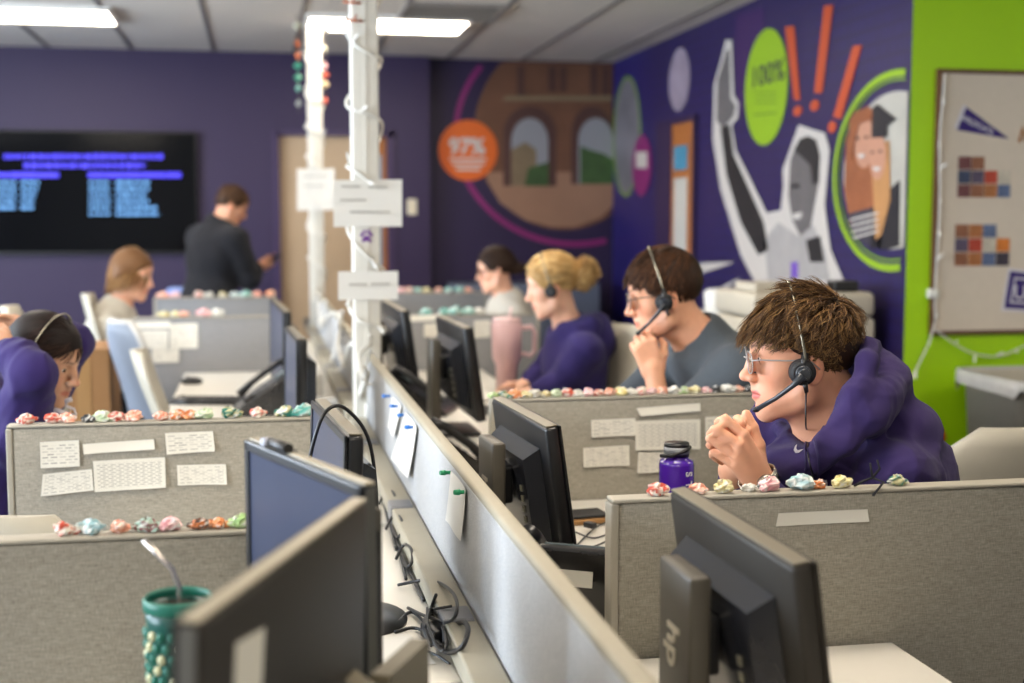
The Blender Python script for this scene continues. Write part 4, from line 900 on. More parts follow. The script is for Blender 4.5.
office_chair('beige chair back poking up behind the flowered partition by the screen side', -.60, 2.28, R(200), .99, .42, mesh=False, tilt=R(4)) if False else office_chair('beige rounded chair back peeking over the partition with paper flowers', -.37, 2.62, R(70), .985, .38, mesh=False, tilt=R(2))
p = aty(618, 340, 5.0); office_chair('beige chair behind the blonde woman', p.x-.26, 5.05, R(188), 1.075, .46, mesh=False)
p = aty(88, 300, 6.9); office_chair('tall pale chair leaning beside the cardboard box', p.x+.38, 6.9, R(2), 1.13, .42, mesh=False, tilt=R(16))
p = aty(110, 316, 5.7); office_chair('chair with a pale blue mesh back by the grey partition', p.x+.36, 5.75, R(24), 1.08, .44, shell=mesh_blue, tilt=R(14))
p = aty(143, 343, 5.05); office_chair('low cream chair closest to the desk with the mouse', p.x+.36, 5.0, R(2), 1.02, .38, mesh=False, tilt=R(18))
p = aty(20, 292, 5.3); office_chair('pale chair seen edge-on behind the head of the woman in purple', p.x+.42, 5.3, R(0), 1.17, .36, mesh=False, tilt=R(24))
p = aty(680, 330, 3.55); office_chair('dark office chair of the man in the grey T-shirt', p.x+.42, 3.6, R(180), .82, .46, shell=dkgrey, mesh=False)
office_chair('office chair of the woman in purple holding her head', -.98, 3.62, 0, .92, .44, mesh=False)
office_chair('office chair of the far woman with glasses', 1.63, 7.1, R(180), .92, .44, mesh=False)

# ------------------------------------------------------------------ cardboard box, bin, copier, clutter at the mural wall
p = aty(84, 400, 5.75); kraft = mat('brown cardboard', '8a6238', .8, var=.08)
zt_ = aty(88, 349, 5.75).z
o = empty('cardboard_box', 'brown cardboard box standing behind the pale chairs', 'box', (p.x, 5.95, 0)); MB().b2((-.11, -.2, 0), (.11, .2, zt_), .004).build('body', kraft, o)
MB().b2((-.08, -.2015, zt_-.16), (-.02, -.2005, zt_-.04)).build('label', sticker_m, o); MB().b2((-.03, -.202, 0), (.03, -.2003, zt_)).build('tape', mat('packing tape', '9a7448', .3), o)
# bin
zt_ = aty(990, 376, 4.9).z; xl = aty(953, 400, 5.1).x; r_ = .33; xc = xl+r_
o = empty('waste_bin', 'large grey waste bin with a clear liner against the green wall', 'bin', (xc, 4.87, 0)); bin_m = mat('grey bin plastic', 'a8a294', .5, var=.04)
def rr(z, w, d, n=8, r=.07):
    P = []
    for cx_, cy_, a0 in ((w-r, d-r, 0), (-w+r, d-r, 90), (-w+r, -d+r, 180), (w-r, -d+r, 270)):
        for k in range(n+1): t = R(a0+90*k/n); P.append((cx_+r*math.cos(t), cy_+r*math.sin(t), z))
    return P
def loft(rings, cap0=True, cap1=False):
    n = len(rings[0]); mb = MB(); vs = [p for r in rings for p in r]
    fs = [[i*n+k, i*n+(k+1) % n, (i+1)*n+(k+1) % n, (i+1)*n+k] for i in range(len(rings)-1) for k in range(n)]
    if cap0: fs.append(list(range(n)))
    if cap1: fs.append([(len(rings)-1)*n+k for k in range(n)])
    return mb.add(vs, fs, True)
loft([rr(0, .26, .20), rr(zt_-.03, .30, .24), rr(zt_-.03, .32, .26), rr(zt_, .32, .26), rr(zt_, .30, .24), rr(.3, .27, .21)]).build('body', bin_m, o)
lin_m = mat('clear bin liner', 'b4b2ae', .25, var=.15, scale=20)
rs = []
for z, w in ((zt_-.03, .30), (zt_+.008, .315), (zt_+.012, .328), (zt_-.03, .329), (zt_-.055, .328)):
    P = rr(z, w, w-.06); rs.append([(x, y, zz+(.02*math.sin(k*.9)+.015*math.sin(k*.37) if z < zt_-.05 else 0)) for k, (x, y, zz) in enumerate(P)])
loft(rs, False).build('liner', lin_m, o)
p = aty(938, 436, 5.05); 
o = MB().ball((0, 0, 0), .05, 20).build('ball', mat('red rubber', 'd02a1c', .4)); o.location = (p.x-.02, 5.05, p.z); tag(o, 'small red ball beside the grey bin at the green wall', 'ball')
st = rbx('low_shelf', 'low dark green shelf under the red ball', 'shelf', (p.x-.02, 5.12, 0), (.16, .3, p.z-.051), mat('dark green laminate', '1f4a2a', .5))
# tall cream water-cooler-like cabinet (copier) in front of the mural
zt_ = 1.5-.235*1.0; zt_ = 1.18; cream = mat('cream appliance plastic', 'bdb5a4', .45, var=.03); wd = .59
yc = 5.62; o = empty('copier', 'cream office copier standing before the purple mural', 'copier', (2.43, yc, 0), 0)
h_ = wd/2
MB().b2((-h_, -.2, .02), (h_, .3, zt_-.12), .02, seg=4).build('body', cream, o); MB().b2((-h_, -.2, zt_-.115), (h_, .3, zt_), .03, seg=4).build('scanner_lid', cream, o)
MB().b2((-h_*.7, -.203, .62), (h_*.7, -.2005, .64)).build('drawer_gap', dkgrey, o); MB().b2((-h_*.9, -.15, zt_+.001), (h_*.2, .1, zt_+.04), .01).build('document_feeder', cream, o)
MB().b2((h_*.35, -.18, zt_+.001), (h_*.75, -.08, zt_+.05), .01).build('control_panel', dkgrey, o)
for k in range(3): MB().b2((-h_*.9, -.206, .1+k*.16), (h_*.9, -.2003, .24+k*.16), .004).build('drawer', cream, o)
# table with boxes
tb = empty('side_table', 'white side table with packages in front of the oak door wall', 'table', (2.42, 6.75, 0)); zt_ = aty(740, 316, 6.6).z
MB().b2((-.3, -.45, zt_-.03), (.3, .45, zt_), .004).build('table_top', white_top, tb)
for sx in (-1, 1):
    for sy in (-1, 1): MB().b2((sx*.26-.02, sy*.4-.02, 0), (sx*.26+.02, sy*.4+.02, zt_-.03)).build('leg', metal_g, tb)
for dy_, (n, lab, u, v0, v1, w_, m) in zip((-.1, .12, -.05), [('paper_bag', 'crumpled white paper bag on the side table', 718, 288, 311, .11, blank), ('package', 'white and red package on the side table next to the bag', 745, 290, 311, .10, mat('red and white wrap', 'b84a50', .6, var=.6, scale=14)), ('storage_tub', 'tall white tub on the side table behind the copier', 758, 284, 311, .07, blank)]):
    a, b = aty(u, v0, 6.6), aty(u, v1, 6.6); x = min(max(a.x, 1.93), 2.5)
    o = MB().lathe([(0, 0), (w_*.8, 0), (w_*.95, .05), (w_, a.z-zt_-.02), (w_*.8, a.z-zt_), (0, a.z-zt_-.01)], 12).build(n, m); o.location = (a.x, 6.6+dy_, zt_+.001); tag(o, lab, n.replace('_', ' '))
# pale grey counter behind the blonde woman
rbx('storage_cabinet', 'low blue-grey cabinet against the alcove wall', 'cabinet', (2.0, 9.85, 0), (1.1, .5, 1.02), mat('blue grey laminate', '5a6478', .5))
rbx('bag', 'small light blue bag on the far floor-side ledge behind the far partition', 'bag', (*aty(181, 290, 9.0).xy, 0), (.2, .2, aty(181, 287, 9.0).z), mat('light blue cloth', '7a90c4', .7), 0, .04)

# ------------------------------------------------------------------ cork board on the green wall
yb2 = GY-.002; p0 = aty(942, 73, yb2-.02); p1 = aty(936, 331, yb2-.02); xr = p0.x+1.25
bd = empty('notice_board', 'cream fabric notice board in a thin brown frame on the green wall', 'notice board', (p0.x, yb2, p1.z)); hb = p0.z-p1.z
MB().b2((0, -.018, 0), (xr-p0.x, -.001, hb)).build('backing', mat('cream board cloth', 'd2c6b6', .9, var=.04, scale=30, bump=.2), bd)
fm = mat('brown wood frame', '5e3d26', .5, var=.2, scale=20); f = MB(); w2 = .018
f.b2((-w2, -.026, -w2), (0, 0, hb+w2)).b2((0, -.026, hb), (xr-p0.x, 0, hb+w2)).b2((0, -.026, -w2), (xr-p0.x, 0, 0)).build('frame', fm, bd)
MB().tube([((aty(u, v, yb2-.02).x-p0.x), -.022, aty(u, v, yb2-.02).z-p1.z) for u, v in ((1019, 142), (1022, 128), (1026, 142), (1030, 128), (1034, 142))], .006, 6).build('board_lettering', mat('copper ink', 'b0703a', .5), bd)
def flat(name, lab, cat, pts, m, k=1, Y=None):
    Y = (yb2-.0185) if Y is None else Y; P = [aty(u, v, Y) for u, v in pts]; P = [Vector((p.x, Y-.0005*k, p.z)) for p in P]; c = sum(P, Vector())/len(P)
    o = MB().prism([p-c for p in P], (0, -.0015, 0)).build(name, m); o.location = c
    return tag(o, lab, cat) if lab else o
penn = mat('purple felt', '33206c', .8); felt_w = mat('white felt', 'd0ccd4', .8)
o = flat('pennant', 'purple triangular pennant with white lettering at the top of the notice board', 'pennant', [(966, 107), (1009, 139), (957, 130)], penn, 1); c = o.location
e = flat('edge_band', None, None, [(963, 105), (967, 106), (958, 130), (954, 128)], felt_w, 0); e.parent = o; e.location = e.location-c
cpt = aty(976, 125, yb2-.0215)-c; sl = math.atan2(aty(966, 118, yb2).z-aty(1000, 135, yb2).z, aty(1000, 135, yb2).x-aty(966, 118, yb2).x)
text_mb('WILDCATS', .034, .0006, Matrix.Translation(cpt+Vector((.005, 0, 0))) @ Matrix.Rotation(sl, 4, 'Y') @ nB, .0005).build('lettering', felt_w, o)
o = flat('pennant', 'purple banner pennant with a white border cut by the frame corner', 'pennant', [(1008, 268), (1040, 272), (1040, 313), (1001, 311)], felt_w, 1); c = o.location
for pts, m, k in (([(1010, 271), (1040, 275), (1040, 310), (1004, 308)], penn, 5), ([(1014, 277), (1040, 280), (1040, 305), (1009, 303)], felt_w, 9), ([(1015, 279), (1040, 282), (1040, 303), (1011, 301)], penn, 13)):
    e = flat('border_layer', None, None, pts, m, k); e.parent = o; e.location = e.location-c
text_mb('U', .09, .0006, Matrix.Translation(aty(1020, 293, yb2-.0275)-c) @ nB, .001).build('lettering', felt_w, o)
pc = ['5a6a8c', '6a3a3c', 'b0402c', '3c3440', '8c5a40', 'c0b8a8', '303c58', 'a86a3c', 'd0782c', '544a60']
def collage(lab, u0, v0, u1, v1, cut, seed):
    rn = random.Random(seed); Y = yb2-.0185; a = aty(u0, v0, Y); b = aty(u1, v1, Y); o = empty('photo_collage', lab, 'photos', ((a.x+b.x)/2, Y, (a.z+b.z)/2)); nx, ny = 4, 3; W, H = b.x-a.x, a.z-b.z
    for j in range(ny):
        for i in range(nx):
            if (i, j) in cut: continue
            x = -W/2+i*W/nx; z = H/2-j*H/ny; m = mat('photo print %s' % pc[(i*3+j*5+seed) % 10], pc[(i*3+j*5+seed) % 10], .4, var=.5, scale=30)
            MB().b2((x+.002, -.002, z-H/ny+.002), (x+W/nx-.002, -.0004, z-.002)).build('photo', m, o)
collage('upper collage of small photos on the notice board', 958, 156, 1010, 198, [(2, 0), (3, 0)], 1)
collage('lower collage of group photos on the notice board', 955, 224, 1009, 266, [(3, 0)], 4)
# string lights around the board
def gp(u, v, d=.03): return aty(u, v, yb2-d)
light_string('white string lights hanging from the lower corner of the notice board frame', [gp(945, 74), gp(943, 100), gp(940, 140), gp(940, 200), gp(937, 260), gp(935, 300), gp(936, 322)], .004, .12)
light_string('white string lights swagged on the green wall below the notice board', [gp(936, 330), gp(955, 344), gp(975, 354), gp(1000, 356), gp(1024, 346), gp(1045, 338)], .004, .1)
light_string('white string lights trailing down the green wall towards the floor', [gp(935, 322), gp(930, 340), gp(921, 360), gp(911, 380), gp(900, 400), gp(896, 430)], .004, .1)
rbx('wire_hook', 'small white hook holding the string lights at the board corner', 'hook', gp(933, 298, .02), (.05, .03, .04), wire_m)
# ------------------------------------------------------------------ organic surfaces: distance fields -> one continuous mesh
def smin(a, b, k):
    if k <= 0: return np.minimum(a, b)
    h = np.clip(.5+.5*(b-a)/k, 0, 1); return b+(a-b)*h-k*h*(1-h)
class Frame:
    def __init__(s, o=(0, 0, 0), Rm=None, sc_=1.): s.o = np.array(o, float); s.R = np.eye(3) if Rm is None else np.array(Rm, float); s.s = sc_
    def p(s, q): return s.o+s.R @ (np.array(q, float)*s.s)
    def d(s, q): return s.R @ np.array(q, float)
def ypr(yaw, pitch=0, roll=0):
    """columns: forward, left, up.  yaw turns counter-clockwise from +x, pitch > 0 looks down, roll > 0 tips to the right"""
    return np.array(Matrix.Rotation(yaw, 3, 'Z') @ Matrix.Rotation(pitch, 3, 'Y') @ Matrix.Rotation(roll, 3, 'X'))
ID = Frame()
class Vol:
    def __init__(s): s.pr = []
    def cap(s, a, b, ra, rb=None, k=.02, f=ID, op='+', flat=None):
        rb = ra if rb is None else rb; a, b = f.p(a), f.p(b); ra, rb = ra*f.s, rb*f.s; m = max(ra, rb)
        s.pr.append(('c', (a, b, ra, rb), np.minimum(a, b)-m, np.maximum(a, b)+m, k*f.s, op)); return s
    def ell(s, c, r, k=.02, f=ID, op='+', rot=None):
        c = f.p(c); r = np.array(r if isinstance(r, (tuple, list)) else (r, r, r), float)*f.s
        Rm = f.R if rot is None else f.R @ np.array(rot); e = np.abs(Rm) @ r
        s.pr.append(('e', (c, r, Rm), c-e, c+e, k*f.s, op)); return s
    def chain(s, pts, rs, k=.02, f=ID):
        for i in range(len(pts)-1): s.cap(pts[i], pts[i+1], rs[i], rs[i+1], k, f)
        return s
    def mesh(s, fine, coarse, box=None, disp=None, pad=.03):
        lo = np.min([p[2] for p in s.pr if p[5] == '+'], 0)-pad; hi = np.max([p[3] for p in s.pr if p[5] == '+'], 0)+pad
        ax = []
        for d in range(3):
            if box is None: g = np.arange(lo[d], hi[d]+fine, fine)
            else:
                a, b = max(box[0][d], lo[d]), min(box[1][d], hi[d]); g = []
                if a > lo[d]: g += list(np.linspace(lo[d], a, max(2, int((a-lo[d])/coarse)+1))[:-1])
                g += list(np.arange(a, b, fine))
                if b < hi[d]: g += list(np.linspace(b, hi[d], max(2, int((hi[d]-b)/coarse)+1)))
                else: g += [b+fine]
                g = np.array(g)
            ax.append(np.asarray(g, np.float32))
        D = np.full([len(g) for g in ax], .2, np.float32)
        for kind, prm, l, h, k, op in s.pr:
            m = k*1.2+max(fine*3, .012)
            if box is not None: m = max(m, coarse*1.5)
            sl = []; 
            for d in range(3):
                i0 = max(int(np.searchsorted(ax[d], l[d]-m))-1, 0); i1 = min(int(np.searchsorted(ax[d], h[d]+m))+1, len(ax[d])); sl.append(slice(i0, i1))
            X = ax[0][sl[0]][:, None, None]; Y = ax[1][sl[1]][None, :, None]; Z = ax[2][sl[2]][None, None, :]
            if X.size == 0 or Y.size == 0 or Z.size == 0: continue
            if kind == 'c':
                a, b, ra, rb = prm; ba = b-a; L2 = max(float(ba @ ba), 1e-9)
                t = np.clip(((X-a[0])*ba[0]+(Y-a[1])*ba[1]+(Z-a[2])*ba[2])/L2, 0, 1)
                v = np.sqrt((X-a[0]-ba[0]*t)**2+(Y-a[1]-ba[1]*t)**2+(Z-a[2]-ba[2]*t)**2)-(ra+(rb-ra)*t)
            else:
                c, r, Rm = prm; x, y, z = X-c[0], Y-c[1], Z-c[2]
                q = [(x*Rm[0, i]+y*Rm[1, i]+z*Rm[2, i])/r[i] for i in range(3)]
                k0 = np.sqrt(q[0]**2+q[1]**2+q[2]**2); k1 = np.sqrt((q[0]/r[0])**2+(q[1]/r[1])**2+(q[2]/r[2])**2)
                v = k0*(k0-1)/np.maximum(k1, 1e-6)
            S = D[sl[0], sl[1], sl[2]]
            D[sl[0], sl[1], sl[2]] = smin(S, v.astype(np.float32), k) if op == '+' else -smin(-S, v.astype(np.float32), k)
        if disp is not None:
            near = np.abs(D) < .05
            I = np.nonzero(near); P = np.stack([ax[d][I[d]] for d in range(3)], 1); D[I] += disp(P).astype(np.float32)
        D[0], D[-1], D[:, 0], D[:, -1], D[:, :, 0], D[:, :, -1] = .1, .1, .1, .1, .1, .1
        return nets(D, ax)
def nets(D, ax):
    """surface nets on a rectilinear grid"""
    nx, ny, nz = D.shape; S = D < 0
    c = np.zeros((nx-1, ny-1, nz-1), np.int8)
    for i in (0, 1):
        for j in (0, 1):
            for k in (0, 1): c += S[i:nx-1+i, j:ny-1+j, k:nz-1+k]
    act = (c > 0) & (c < 8); I = np.nonzero(act); n = len(I[0]); idx = np.full(act.shape, -1, np.int32); idx[I] = np.arange(n)
    acc = np.zeros((n, 3)); cnt = np.zeros(n); cor = {}
    for i in (0, 1):
        for j in (0, 1):
            for k in (0, 1):
                a, b, cc = I[0]+i, I[1]+j, I[2]+k; cor[i, j, k] = (D[a, b, cc].astype(float), np.stack([ax[0][a], ax[1][b], ax[2][cc]], 1).astype(float))
    for p, q in [(p, q) for p in cor for q in cor if p < q and sum(abs(x-y) for x, y in zip(p, q)) == 1]:
        d0, P0_ = cor[p]; d1, P1_ = cor[q]; m = (d0 < 0) != (d1 < 0); t = d0[m]/(d0[m]-d1[m]); acc[m] += P0_[m]+(P1_[m]-P0_[m])*t[:, None]; cnt[m] += 1
    V = acc/np.maximum(cnt, 1)[:, None]; F = []
    def quads(m, fl, o1, o2):
        A = np.nonzero(m); ok = (A[o1[0]] > 0) & (A[o2[0]] > 0); A = [a[ok] for a in A]; f = fl[tuple(A)]
        def g(d1, d2):
            B = [a.copy() for a in A]; B[o1[0]] -= d1; B[o2[0]] -= d2; return idx[tuple(B)]
        q = np.stack([g(0, 0), g(1, 0), g(1, 1), g(0, 1)], 1); q[f] = q[f][:, ::-1]; return q
    m = S[:-1, :, :] != S[1:, :, :]; m[:, -1, :] = 0; m[:, :, -1] = 0; F.append(quads(m, ~S[:-1], (1,), (2,)))
    m = S[:, :-1, :] != S[:, 1:, :]; m[-1] = 0; m[:, :, -1] = 0; F.append(quads(m, S[:, :-1], (0,), (2,)))
    m = S[:, :, :-1] != S[:, :, 1:]; m[-1] = 0; m[:, -1] = 0; F.append(quads(m, ~S[:, :, :-1], (0,), (1,)))
    F = np.concatenate(F); F = F[(F >= 0).all(1)]
    return V, F
def np_mesh(name, V, F, m, parent=None, tint=None, smooth=True):
    me = bpy.data.meshes.new(name); k = F.shape[1]
    o0 = np.array(parent.location) if parent is not None else np.zeros(3)
    V = V-o0
    me.vertices.add(len(V)); me.vertices.foreach_set('co', V.astype(np.float32).ravel())
    me.loops.add(F.size); me.loops.foreach_set('vertex_index', F.astype(np.int32).ravel())
    me.polygons.add(len(F)); me.polygons.foreach_set('loop_start', np.arange(0, F.size, k, dtype=np.int32))
    me.update(calc_edges=True)
    if smooth: me.polygons.foreach_set('use_smooth', np.ones(len(F), bool))
    if tint is not None:
        at = me.color_attributes.new('tint', 'FLOAT_COLOR', 'POINT'); at.data.foreach_set('color', np.concatenate([tint, np.ones((len(V), 1))], 1).astype(np.float32).ravel())
    me.materials.append(m); me.update()
    o = bpy.data.objects.new(name, me); COL.objects.link(o)
    if parent is not None: o.parent = parent
    return o
def smooth_v(V, F, it=2, lam=.5):
    for _ in range(it):
        A = np.zeros_like(V); n = np.zeros(len(V))
        for a, b in ((0, 1), (1, 2), (2, 3), (3, 0)):
            for p, q in ((a, b), (b, a)): np.add.at(A, F[:, p], V[F[:, q]]); np.add.at(n, F[:, p], 1)
        V = V+lam*(A/np.maximum(n, 1)[:, None]-V)
    return V
def folds(amp, scale, seed=0, dirv=(0, 0, 1)):
    """cloth creases: warped ridges"""
    rn = np.random.RandomState(seed); ph = rn.rand(12)*6.28; W = rn.randn(6, 3)
    def f(P):
        w = P.astype(float)*scale; q = w+.7*np.stack([np.sin(w[:, 1]*1.3+ph[0])+.5*np.sin(w[:, 2]*2.1+ph[1]), np.sin(w[:, 2]*1.1+ph[2])+.5*np.sin(w[:, 0]*2.3+ph[3]), np.sin(w[:, 0]*1.2+ph[4])], 1)
        r = 0
        for i in range(4):
            d = W[i]/np.linalg.norm(W[i]); r = r+(1-np.abs(np.sin(q @ d*(1+.5*i)+ph[5+i])))**2*(.8**i)
        return -amp*(r/2-.45)
    return f

HAIRC = {}
def hairmesh(name, parent, fr, roots, norms, comb, length, rad, segs=7, curl=.004, lift=.5, seed=0, col=(.05, .03, .02), var=.35, ell=((-.005, 0, .055), (.102, .080, .088)), grav=.0, clump=.5, cfreq=38, wave=2.2, hi=None, nclump=0, camt=.7, hug=0):
    """strands as thin tapered three-sided tubes in head space"""
    rn = np.random.RandomState(seed); n = len(roots); c = np.array(ell[0]); r = np.array(ell[1])
    ph = rn.rand(3, 3)*6.28
    def lock(p):   # neighbouring strands lean the same way
        q = p*cfreq; return np.stack([np.sin(q[:, 1]+ph[0, 0])+np.sin(q[:, 2]*1.3+ph[0, 1]), np.sin(q[:, 2]+ph[1, 0])+np.sin(q[:, 0]*1.4+ph[1, 1]), np.sin(q[:, 0]+ph[2, 0])+np.sin(q[:, 1]*1.2+ph[2, 1])], 1)*.5
    L = np.maximum(length(roots)*(1+.15*rn.randn(n)), .006); step = L/segs; p = roots.copy(); K = comb(p, norms); K /= np.linalg.norm(K, axis=1)[:, None]+1e-9
    lk = lock(roots)*clump+rn.randn(n, 3)*.12; d = norms*lift+K*(1-lift)+lk*.5; d /= np.linalg.norm(d, axis=1)[:, None]
    pts = [p.copy()]; side = np.cross(K, norms); fz = rn.rand(n)*6.28+np.sum(lock(roots*.7), 1)*3
    for i in range(segs):
        f = (i+1)/segs; Kp = comb(p, norms); Kp /= np.linalg.norm(Kp, axis=1)[:, None]+1e-9
        d = d*(.55)+Kp*.45+lk*.15+np.array([0, 0, -grav*f]); d /= np.linalg.norm(d, axis=1)[:, None]
        p = p+d*step[:, None]
        q = (p-c)/r; m = np.linalg.norm(q, axis=1); ins = (m < 1.02) | (hug > 0); p[ins] = c+q[ins]/m[ins, None]*np.clip(m[ins, None], 1.02, max(1.02, hug) if hug else 9)*r
        pts.append(p+side*(curl*np.sin(fz+f*wave*3.1)*min(1, f*2))[:, None]+norms*(curl*.7*np.cos(fz*1.3+f*wave*3.1)*f)[:, None])
    Pn = np.stack(pts, 1)
    if nclump:
        gi = rn.choice(n, min(nclump, n), replace=False); own = np.empty(n, int)
        for a in range(0, n, 500):
            own[a:a+500] = gi[np.argmin(((roots[a:a+500, None, :]-roots[None, gi, :])**2).sum(2), 1)]
        w_ = (np.linspace(0, 1, segs+1)**.7*camt)[None, :, None]; off = (Pn[own]-Pn); Pn = Pn+off*w_
    T = np.gradient(Pn, axis=1); T /= np.linalg.norm(T, axis=2)[..., None]+1e-9
    A = np.cross(T, norms[:, None, :]); A /= np.linalg.norm(A, axis=2)[..., None]+1e-9; B = np.cross(T, A)
    w = rad*(1-np.linspace(0, 1, segs+1)**1.6*.85)[None, :, None]*(.7+.6*rn.rand(n))[:, None, None]
    V = np.stack([Pn+A*w*math.cos(a)+B*w*.7*math.sin(a) for a in (0, 2.09, 4.19)], 2)      # n, segs+1, 3, xyz
    V = V.reshape(-1, 3); base = (np.arange(n)*(segs+1)*3)[:, None, None]; s_ = np.arange(segs)[None, :, None]*3; k = np.arange(3)[None, None, :]
    a = base+s_+k; b = base+s_+(k+1) % 3; F = np.stack([a, b, b+3, a+3], 3).reshape(-1, 4)
    W = (fr.R @ (V*fr.s).T).T+fr.o
    t = np.array(col)[None]*(1+var*np.clip(rn.randn(n), -1.5, 2))[:, None]
    if hi is not None:
        s = (rn.rand(n) < .35)[:, None]; t = np.where(s, np.array(hi)[None]*(1+.2*rn.randn(n))[:, None], t)
    t = np.clip(np.repeat(t, (segs+1)*3, 0), .002, 1)
    return np_mesh(name, W, F, vmat('hair', .55, .2), parent, t)
def scalp(n, seed, zmin, ell=((-.005, 0, .055), (.098, .077, .084))):
    rn = np.random.RandomState(seed); d = rn.randn(n*3, 3); d /= np.linalg.norm(d, axis=1)[:, None]; P = np.array(ell[0])+d*np.array(ell[1]); P_ok = P[:, 2] > zmin(P[:, 0], P[:, 1])
    P, d = P[P_ok][:n], d[P_ok][:n]; N_ = d/np.array(ell[1]); N_ /= np.linalg.norm(N_, axis=1)[:, None]; return P, N_
def hairline(front=.078, temple=.05, ear=.022, back=-.035):
    return lambda x, y: np.interp(x, [-.12, -.06, -.025, 0, .02, .05, .075, .1], [back, back, -.01, ear, ear+.004, temple, front-.004, front])

def head(v, f, male=True, open_eyes=True, lean=1.):
    """a face in head space: x forward, y left, z up, origin between the ears"""
    j = 1. if male else .9
    v.ell((-.005, 0, .055), (.098, .076, .083), .02, f).ell((.035, 0, .048), (.058, .062, .058), .03, f)
    v.ell((.04, 0, -.015), (.050, .056, .068), .03, f)
    for s in (-1, 1):
        v.ell((.052, s*.036, -.008), (.026, .024, .024), .025, f)
        v.cap((-.002, s*.055*j, -.025), (.010, s*.048*j, -.062), .017, .016, .025, f).cap((.010, s*.048*j, -.062), (.074, s*.013, -.094), .017, .014, .025, f)
        v.cap((.083, s*.010, .041), (.066, s*.046, .042), .010 if male else .0085, .010, .018, f)
    v.ell((.062, 0, -.050), (.034, .031, .032), .02, f).ell((.080, 0, -.094), (.0175*j, .019*j, .016), .018, f).ell((.035, 0, -.068), (.05, .042, .024), .03, f)
    for s in (-1, 1):
        v.ell((.097, s*.032, .024), (.013, .016, .0115), .012, f, '-')
        v.ell((.0765, s*.0320, .0215), .0145, .004, f)
    v.chain([(.088, 0, .032), (.101, 0, .008), (.113, 0, -.014)], [.0085, .0085, .0105], .012, f).ell((.115, 0, -.0175), (.0115, .012, .010), .008, f)
    for s in (-1, 1): v.ell((.103, s*.0125, -.021), (.011, .0075, .0085), .006, f)
    v.cap((.1, 0, -.026), (.099, 0, -.04), .006, .006, .01, f)
    for s in (-1, 1): v.ell((.108, s*.007, -.0285), (.005, .0035, .003), .002, f, '-')
    for s in (-1, 1):
        v.cap((.0985, s*.003, -.0475), (.084, s*.021, -.0545), .0058, .003, .006, f); v.cap((.0965, 0, -.0605), (.084, s*.0195, -.0565), .0068, .003, .006, f)
        v.cap((.106, 0, -.0535), (.089, s*.023, -.0555), .0016, .001, .003, f, '-')
        # eyelid opening
        if open_eyes: v.ell((.093, s*.0325, .0205), (.009, .0125, .0042), .002, f, '-')
        er = np.array(Matrix.Rotation(s*R(20), 3, 'Z') @ Matrix.Rotation(R(-8), 3, 'Y'))
        v.ell((-.012, s*.079, -.002), (.0185, .0065, .031), .006, f, rot=er).ell((-.008, s*.0865, .004), (.011, .005, .019), .004, f, '-', rot=er).ell((-.002, s*.079, -.022), (.008, .005, .009), .006, f)
        v.ell((.004, s*.079, -.006), (.005, .005, .006), .004, f)
    return v
def face_tint(V, f, skin, lip=None, brow=None, cheek=1., lash=True, stubble=0., male=True):
    L = ((V-f.o) @ f.R)/f.s; t = np.tile(np.array(skin), (len(V), 1)).astype(float)
    def mix(c, r, col, amt, soft=.5):
        nonlocal t
        q = np.linalg.norm((L-np.array(c))/np.array(r), axis=1); w = np.clip((1-q)/soft, 0, 1)*amt; t = t*(1-w[:, None])+np.array(col)*w[:, None]
    red = np.array(skin)*np.array([1.08, .66, .62])
    for s in (-1, 1): mix((.075, s*.045, -.018), (.035, .03, .028), red, .45*cheek, 1.); mix((-.01, s*.08, 0), (.03, .02, .04), red, .5, 1.)
    mix((.118, 0, -.017), (.018, .018, .018), red, .5, 1.)
    if stubble: mix((.05, 0, -.085), (.07, .06, .05), np.array(skin)*np.array([.72, .68, .68]), stubble, .6)
    lip = lip if lip is not None else tuple(np.array(skin)*np.array([.88, .48, .48]))
    for s in (-1, 1): mix((.094, s*.009, -.0545), (.022, .0175, .0112), lip, .9, .35)
    if brow is not None:
        for s in (-1, 1):
            for q in np.linspace(0, 1, 9): mix((.094-.022*q**1.5, s*(.012+.037*q), .0415+.006*math.sin(q*2.6)), (.017, .007, .0048*(1.15-.5*q)), brow, .75, .6)
            if lash:
                for q in np.linspace(-1, 1, 7): mix((.093, s*(.0325+.0115*q), .0248-.0035*q*q), (.010, .0035, .0016), np.array(brow)*.5, .9, .5)
    return t
def eyeballs(f, parent, iris='4a3020', gaze=(1, 0, -.1)):
    g = Vector(gaze).normalized()
    for s in (-1, 1):
        c = Vector((.0772, s*.0320, .0213)); M = Matrix.Translation(Vector(f.o)) @ Matrix([list(r) for r in f.R]).to_4x4() @ Matrix.Scale(f.s, 4); loc = Vector(parent.location)
        M = Matrix.Translation(-loc) @ M
        e = MB().ball(c, .0128, 16, M).build('eyeball', mat('eye white', 'd8d0c8', .2), parent)
        i_ = c+g*.0122; MB().cyl(i_-g*.002, i_+g*.0011, .0058, .0052, 14, M=M).build('iris', mat('iris '+iris, iris, .15), e)

